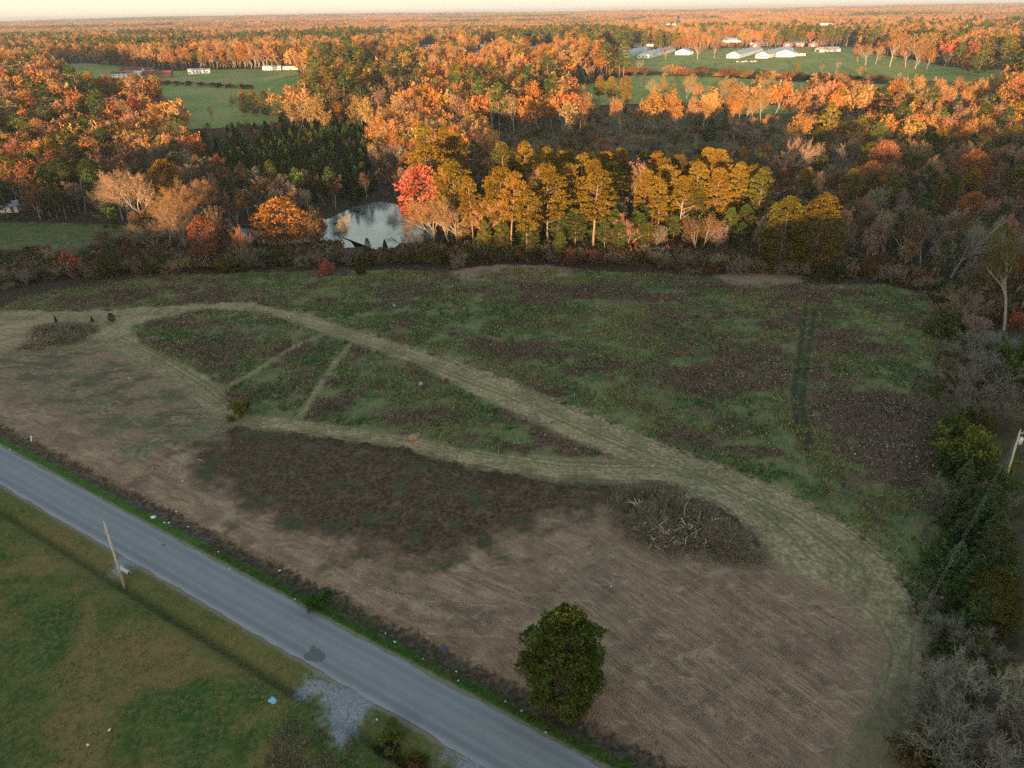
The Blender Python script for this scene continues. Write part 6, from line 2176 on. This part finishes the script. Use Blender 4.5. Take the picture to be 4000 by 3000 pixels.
def utility_pole(px, yb, ptop, label, lean=(0, 0)):
    b = at(px, yb)
    b[2] = gz1(b[0], b[1])
    h = height_at(b, ptop[1], ptop[0])
    t = thing('utility_pole', tuple(b), label, 'utility pole')
    tx = (ray(*ptop)[0] / ray(*ptop)[1]) * b[1] - b[0]
    q = MB()
    q.tube([(0, 0, -.4), (tx * .5, 0, h * .5), (tx, 0, h)], [.17, .14, .11], 12)
    q.build('pole', M['pole_wood'], t, True)
    q = MB()
    q.tube([(tx, 0, h), (tx, 0, h + .12)], .03, 6)
    q.tube([(tx, 0, h + .1), (tx, 0, h + .17), (tx, 0, h + .22), (tx, 0, h + .30)], [.05, .09, .06, .03], 10)
    q.build('insulator', M['porcelain'], t, True)
    return t, b, h, tx


pl, b1, h1, tx1 = utility_pole(490, 2305, (408, 2046), 'plain wooden utility pole beside the road, tip catching the sun')
q = MB()
q.box(tx1 - .16, tx1 + .10, -.2, -.1, h1 - 1.15, h1 - 1.05)
q.tube([(tx1 + .1, -.15, h1 - 1.3), (tx1 + .1, -.15, h1 - .9)], .035, 6)
q.build('bracket', M['galv'], pl)
pr_, b2, h2, tx2 = utility_pole(3915, 1920, (3985, 1685), 'wooden utility pole with transformer at the right picture edge')
q = MB()
q.tube([(tx2 * .88 + .40, -.1, h2 * .80), (tx2 * .88 + .40, -.1, h2 * .80 + .1), (tx2 * .88 + .40, -.1, h2 * .80 + .95), (tx2 * .88 + .40, -.1, h2 * .80 + 1.02)], [.24, .28, .28, .2], 14)
q.box(tx2 * .88 + .08, tx2 * .88 + .2, -.16, -.04, h2 * .80 + .2, h2 * .80 + .8)
tr_ = q.build('transformer', M['galv'], pr_, True)
q = MB()
for k in (-.1, .1):
    q.tube([(tx2 * .88 + .40 + k, -.1, h2 * .8 + 1.0), (tx2 * .88 + .40 + k, -.1, h2 * .8 + 1.25)], [.05, .03], 6)
q.build('bushing', M['porcelain'], tr_)
q = MB()
q.box(tx2 - .05, tx2 + .55, -.05, .05, h2 - .35, h2 - .27)
q.tube([(tx2 + .5, 0, h2 - .28), (tx2 + .5, 0, h2 - .08)], [.06, .04], 8)
q.build('side_arm', M['galv'], pr_)
gy_ = at(3880, 1985)
for dx in (0, .35):
    q = MB()
    g2 = at(3860 + 60 * dx, 1990)
    q.tube([(tx2 * .96, 0, h2 - .5 - dx), (g2[0] - b2[0], g2[1] - b2[1], g2[2] - b2[2])], .010, 5)
    q.build('guy_wire', M['cable'], pr_)


def wire(name, a, b, sag, rad, label):
    pts = []
    for k in range(25):
        s = k / 24
        p = np.array(a) * (1 - s) + np.array(b) * s
        pts.append((p[0], p[1], p[2] - sag * 4 * s * (1 - s)))
    o = MB()
    o.tube(pts, rad, 5)
    return o.build(name, M['cable'], None, True, label=label, category='power line')


topR = b2 + np.array([tx2, 0, h2])
dB = ray(3265, 2995)
PB = np.array([0, 0, H]) + dB * ((h2 + b2[2] - 1.2 - H) / dB[2])
far_end = topR + (PB - topR) * 1.55
sag_ = 1.1
wire('power_line', topR + [0, 0, .25], far_end + [0, 0, .25], sag_, .0055, 'upper cable running from the right pole down the picture')
wire('power_line', topR + [.05, 0, -1.1], far_end + [.05, 0, -1.1], sag_ + .1, .005, 'lower cable running just beneath the upper one from the right pole')
wire('power_line', topR + [.5, 0, -.05], topR + [60, 14, .4], 1.0, .007, 'short cable leaving the right pole towards the picture edge')
# end pole of that line, outside the picture
fe = far_end.copy()
t_ = thing('utility_pole', (fe[0], fe[1], gz1(fe[0], fe[1])), 'utility pole below the picture carrying the other end of the cables', 'utility pole')
q = MB()
q.tube([(0, 0, -.4), (0, 0, far_end[2] + .2 - gz1(fe[0], fe[1]))], [.17, .11], 10)
q.build('pole', M['pole_wood'], t_, True)
fp = [(3545, 215, 160, 'pale utility pole among trees on the right pasture, upper left one'), (3607, 200, 168, 'pale utility pole beside the far right lane'), (3972, 252, 210, 'white utility pole near the house at the right edge'), (3836, 380, 335, 'dead pale post standing in the right green field'),
      (2126, 192, 162, 'utility pole beside the long low dark house'), (2505, 192, 168, 'utility pole left behind the poultry houses'), (2583, 190, 155, 'tall utility pole beside the poultry house roofs'), (1033, 272, 238, 'pale utility pole at the left mobile home'), (520, 272, 254, 'utility pole behind the white farmhouse'), (1736, 175, 155, 'utility pole before the far centre woods')]
for X, yb, yt, lb in fp:
    b = at(X, yb)
    h = height_at(b, yt, X)
    t_ = thing('utility_pole' if 'post' not in lb else 'field_post', tuple(b), lb, 'utility pole' if 'post' not in lb else 'post')
    q = MB()
    q.tube([(0, 0, -.3), (0, 0, h)], [.24, .18], 8)
    q.build('pole', M['bark_pale'], t_, True)
    q = MB()
    q.box(-1.1, 1.1, -.08, .08, h - .7, h - .5)
    if 'post' not in lb:
        q.build('crossarm', M['bark_pale'], t_)

# ================================================================== small things along the road
M['paper'] = plain('white_paper', (.78, .79, .80), .8, .08, 5)
M['concrete'] = plain('old_concrete', (.42, .42, .41), .9, .3, 4)
M['blue_plastic'] = plain('light_blue_plastic', (.22, .42, .66), .4, .1, 5)
M['navy_cloth'] = plain('navy_cloth', (.05, .07, .13), .9, .3, 5)
M['clay'] = plain('red_clay', (.36, .19, .12), .95, .3, 2)


def crumple(name, px, py, s, mat, label, cat, group=None, flatn=.35):
    p = at(px, py)
    p[2] = gz1(p[0], p[1])
    rg = np.random.default_rng(int(px * 7 + py))
    bm = bmesh.new()
    bmesh.ops.create_grid(bm, x_segments=5, y_segments=4, size=s)
    for v_ in bm.verts:
        v_.co.z = abs(rg.normal(0, s * flatn)) + .03
        v_.co.x += rg.normal(0, s * .12)
        v_.co.y = v_.co.y * .7 + rg.normal(0, s * .12)
    bmesh.ops.solidify(bm, geom=bm.faces[:], thickness=.008)
    me = bpy.data.meshes.new(name)
    bm.to_mesh(me)
    bm.free()
    me.materials.append(mat)
    o = link(name, me, None, label=label, category=cat, group=group)
    o.location = p
    o.rotation_euler = (0, 0, rg.uniform(0, 6))
    return o


crumple('paper_scrap', 600, 2023, .36, M['paper'], 'largest white scrap of litter on the far verge above the pole', 'litter', 'scraps of litter along the road')
lit = [(642, 2042, .14), (660, 2044, .18), (688, 1998, .12), (734, 2058, .12), (853, 2157, .12), (897, 2220, .1), (1093, 2230, .16), (1152, 2342, .09), (1506, 2476, .1), (1542, 2509, .16), (1652, 2574, .1), (1782, 2625, .1), (1790, 2660, .09), (1975, 2740, .1), (1472, 2812, .1), (1556, 2856, .09), (428, 2853, .16), (343, 2912, .14), (2038, 2777, .1), (2133, 2861, .09), (2388, 2292, .1), (713, 1880, .12), (505, 1477, .16), (38, 1757, .12)]
lit.sort()
for k, (x, y, s) in enumerate(lit):
    where = 'on the far verge' if road_off(*at2(x, y)) > 0 else 'on the near lawn'
    if road_off(*at2(x, y)) > ROAD_W + 6:
        where = 'on the cleared ground'
    same = [q for q in lit if (('far' in where) == (0 < road_off(*at2(*q[:2])) <= ROAD_W + 6)) and (('lawn' in where) == (road_off(*at2(*q[:2])) <= 0))]
    crumple('paper_scrap', x, y, s, M['paper'], f'small white scrap of litter {where}, ' + ('leftmost' if same.index((x, y, s)) == 0 else ordinal(same.index((x, y, s)) + 1) + ' from left'), 'litter', 'scraps of litter along the road')
crumple('blue_tray', 1065, 2737, .42, M['blue_plastic'], 'light blue plastic tray lying on the near lawn', 'tray', None, .06)
crumple('navy_rag', 1738, 2536, .34, M['navy_cloth'], 'dark blue rag lying on the bare soil near the road', 'rag')

# marker post at the far verge, left
b = at(122, 1722)
b[2] = gz1(b[0], b[1])
t_ = thing('marker_post', tuple(b), 'short leaning white post on the far verge at left', 'post')
q = MB()
q.box(-.09, .09, -.05, .05, -.2, 1.0)
q.build('post', M['paper'], t_, False, .01)
q = MB()
q.tube([(0, 0, 1.0), (0, 0, 1.1)], [.10, .03], 4)
q.build('cap', M['galv'], t_)
t_.rotation_euler = (0, .25, .3)
# culvert pipe end
c = at(497, 2237)
cz_ = gz1(c[0], c[1])
t_ = thing('culvert_pipe', (c[0], c[1], cz_ - .02), 'grey culvert pipe end in the near ditch beside the pole', 'culvert', None, math.atan2(rd[1], rd[0]))
q = MB()
for k in range(20):
    a0, a1 = 2 * math.pi * k / 20, 2 * math.pi * (k + 1) / 20
    V = []
    for r_ in (.21, .25):
        for xx in (-1.2, .5):
            for a in (a0, a1):
                V.append((xx, r_ * math.cos(a), .22 + r_ * math.sin(a)))
    q.add(V, [(0, 1, 3, 2), (4, 5, 7, 6), (2, 3, 7, 6), (0, 1, 5, 4)])
q.build('pipe', M['concrete'], t_)
q = MB()
q.box(-1.4, -1.25, -.35, .35, -.1, .45)
q.build('headwall', M['concrete'], t_, False, .03)
# pale block in the lower ditch
c = at(1520, 2850)
t_ = thing('concrete_block', (c[0], c[1], gz1(c[0], c[1])), 'pale broken concrete block in the near ditch', 'concrete block')
q = MB()
q.box(-.35, .30, -.22, .2, -.1, .42)
q.box(-.1, .42, -.3, .1, .423, .6)
q.build('block', M['concrete'], t_, False, .05)
# clay mounds on the lower straw strip and stones in the weeds
for k, (x, y, s, lb) in enumerate(((1615, 1712, .85, 'reddish clay mound on the lower straw strip, larger one'), (1632, 1700, .6, 'greyish clay mound touching the larger reddish one'), (1645, 1500, .5, 'pale stone among weeds below the straw strip'), (1540, 1196, .5, 'pale stone in the meadow above the straw strip'))):
    p = at(x, y)
    p[2] = gz1(p[0], p[1])
    bm = bmesh.new()
    bmesh.ops.create_icosphere(bm, subdivisions=3, radius=s)
    for v_ in bm.verts:
        n_ = vnoise(np.array([v_.co.x * 3 / s + k * 9]), np.array([v_.co.y * 3 / s + v_.co.z * 2]))[0]
        v_.co *= .75 + .45 * n_
        v_.co.z = max(v_.co.z * (.8 if s < 1 else .3), -.05)
    me = bpy.data.meshes.new('soil_mound')
    bm.to_mesh(me)
    bm.free()
    me.polygons.foreach_set('use_smooth', [True] * len(me.polygons))
    me.materials.append(M['clay'] if k == 0 else M['concrete'] if k in (2, 3) else plain('pale_soil', (.26, .20, .15), .95, .3, 2))
    o = link('soil_mound' if k not in (2, 3) else 'stone', me, None, label=lb, category='mound' if k not in (2, 3) else 'stone')
    o.location = p

# sticks on the soil
for k, (x, y, L, a) in enumerate(((2540, 2065, 2.2, .9), (1885, 2265, .9, .5), (1400, 2250, .7, -.6), (668, 1838, 1.3, 1.4), (705, 1840, 1.2, 1.9), (600, 1830, 1.0, 1.6), (780, 1800, 1.1, -.5), (600, 1725, 1.4, .3))):
    p = at(x, y)
    p[2] = gz1(p[0], p[1]) + .08
    q = MB()
    q.tube([(-L / 2, 0, 0), (-.1 * L, .08 * L, .06), (L / 2, 0, .03)], [.05, .04, .02], 6)
    q.tube([(-.1 * L, .08 * L, .06), (.15 * L, .25 * L, .1)], [.03, .012], 5)
    o = q.build('dead_stick', M['wood_raw'], None, True, category='stick', group='pale sticks on the cleared ground')
    o.location, o.rotation_euler = p, (0, 0, a)
    o['label'] = ('pale forked stick on the cleared ground beside the brush pile', 'pale forked stick on soil above the lone tree', 'pale forked stick on soil beyond the road bend of tracks', 'upright looking pale stick on the left soil, lower', 'pale stick on the left soil, rightmost of three', 'pale stick on the left soil, leftmost of three', 'slanting pale stick between left soil and dark mulch', 'pale stick beside the sandy patch on the left soil')[k]


# ================================================================== cattle
def cow_mesh():
    V = [(0, 0, 1.05), (.45, 0, 1.10), (.85, 0, 1.12), (-.45, 0, 1.08), (-.85, 0, 1.12), (1.15, 0, 1.05), (1.40, 0, .75), (1.62, 0, .50),
         (.75, .22, .80), (.78, .22, .42), (.76, .22, .05), (.75, -.22, .80), (.72, -.22, .42), (.76, -.22, .05),
         (-.80, .22, .85), (-.92, .22, .45), (-.86, .22, .05), (-.80, -.22, .85), (-.88, -.22, .45), (-.82, -.22, .05), (-1.05, 0, 1.05), (-1.10, 0, .55)]
    E = [(0, 1), (1, 2), (0, 3), (3, 4), (2, 5), (5, 6), (6, 7), (2, 8), (8, 9), (9, 10), (2, 11), (11, 12), (12, 13), (4, 14), (14, 15), (15, 16), (4, 17), (17, 18), (18, 19), (4, 20), (20, 21)]
    Rd = [.42, .40, .36, .41, .36, .24, .19, .13, .14, .085, .08, .14, .085, .08, .17, .09, .08, .17, .09, .08, .05, .04]
    me = bpy.data.meshes.new('cow')
    me.from_pydata(V, E, [])
    o = bpy.data.objects.new('tmp', me)
    COL.objects.link(o)
    md = o.modifiers.new('skin', 'SKIN')
    for k, v_ in enumerate(me.skin_vertices[0].data):
        v_.radius = (Rd[k], Rd[k])
        v_.use_root = k == 0
    o.modifiers.new('sub', 'SUBSURF').levels = 1
    dg = bpy.context.evaluated_depsgraph_get()
    out = bpy.data.meshes.new_from_object(o.evaluated_get(dg))
    bpy.data.objects.remove(o)
    out.polygons.foreach_set('use_smooth', [True] * len(out.polygons))
    return out


cow_me = cow_mesh()
hides = {'black': plain('black_hide', (.02, .018, .016), .7), 'white': plain('white_hide', (.62, .56, .48), .8, .3, 2), 'brown': plain('brown_hide', (.20, .11, .06), .8)}
cme = {}
for k, mt in hides.items():
    c2 = cow_me.copy()
    c2.materials.clear()
    c2.materials.append(mt)
    cme[k] = c2
cows = [(2708, 250, 'black'), (2793, 253, 'black'), (2814, 252, 'black'), (2857, 247, 'black'), (2968, 243, 'black'), (2245, 345, 'black'), (2847, 196, 'black'), (2868, 194, 'black'), (2880, 244, 'white'), (2888, 246, 'brown'), (2901, 245, 'white'), (2912, 243, 'white'), (2922, 246, 'brown'), (2936, 244, 'white'), (2948, 243, 'white'), (2956, 242, 'brown')]
for cc in ('black', 'white', 'brown'):
    L_ = sorted([c for c in cows if c[2] == cc])
    for k, (x, y, _) in enumerate(L_):
        p = at(x, y)
        o = link('cow', cme[cc], None, category='cow', group='cattle grazing in the far pastures')
        o.location = p
        o.rotation_euler = (0, 0, rng.uniform(-.5, .5) + (math.pi if k % 2 else 0))
        o['label'] = f'{cc} cow grazing in the far right pasture, ' + ('leftmost' if k == 0 else 'rightmost' if k == len(L_) - 1 else ordinal(k + 1) + ' from left') + f' of the {cc} ones'

# ================================================================== haze: the air between the camera and the horizon
def haze():
    b = MB()
    b.box(-13000, 13000, -1400, 15000, -9, 100)
    t = NT('haze_air')
    v = t.node('ShaderNodeVolumePrincipled')
    v.inputs['Color'].default_value = (.93, .93, .96, 1)
    v.inputs['Density'].default_value = 9.5e-5
    v.inputs['Anisotropy'].default_value = 0.6
    t.l.new(v.outputs[0], t.out.inputs['Volume'])
    b.build('haze', t.m, None, kind='stuff')


haze()
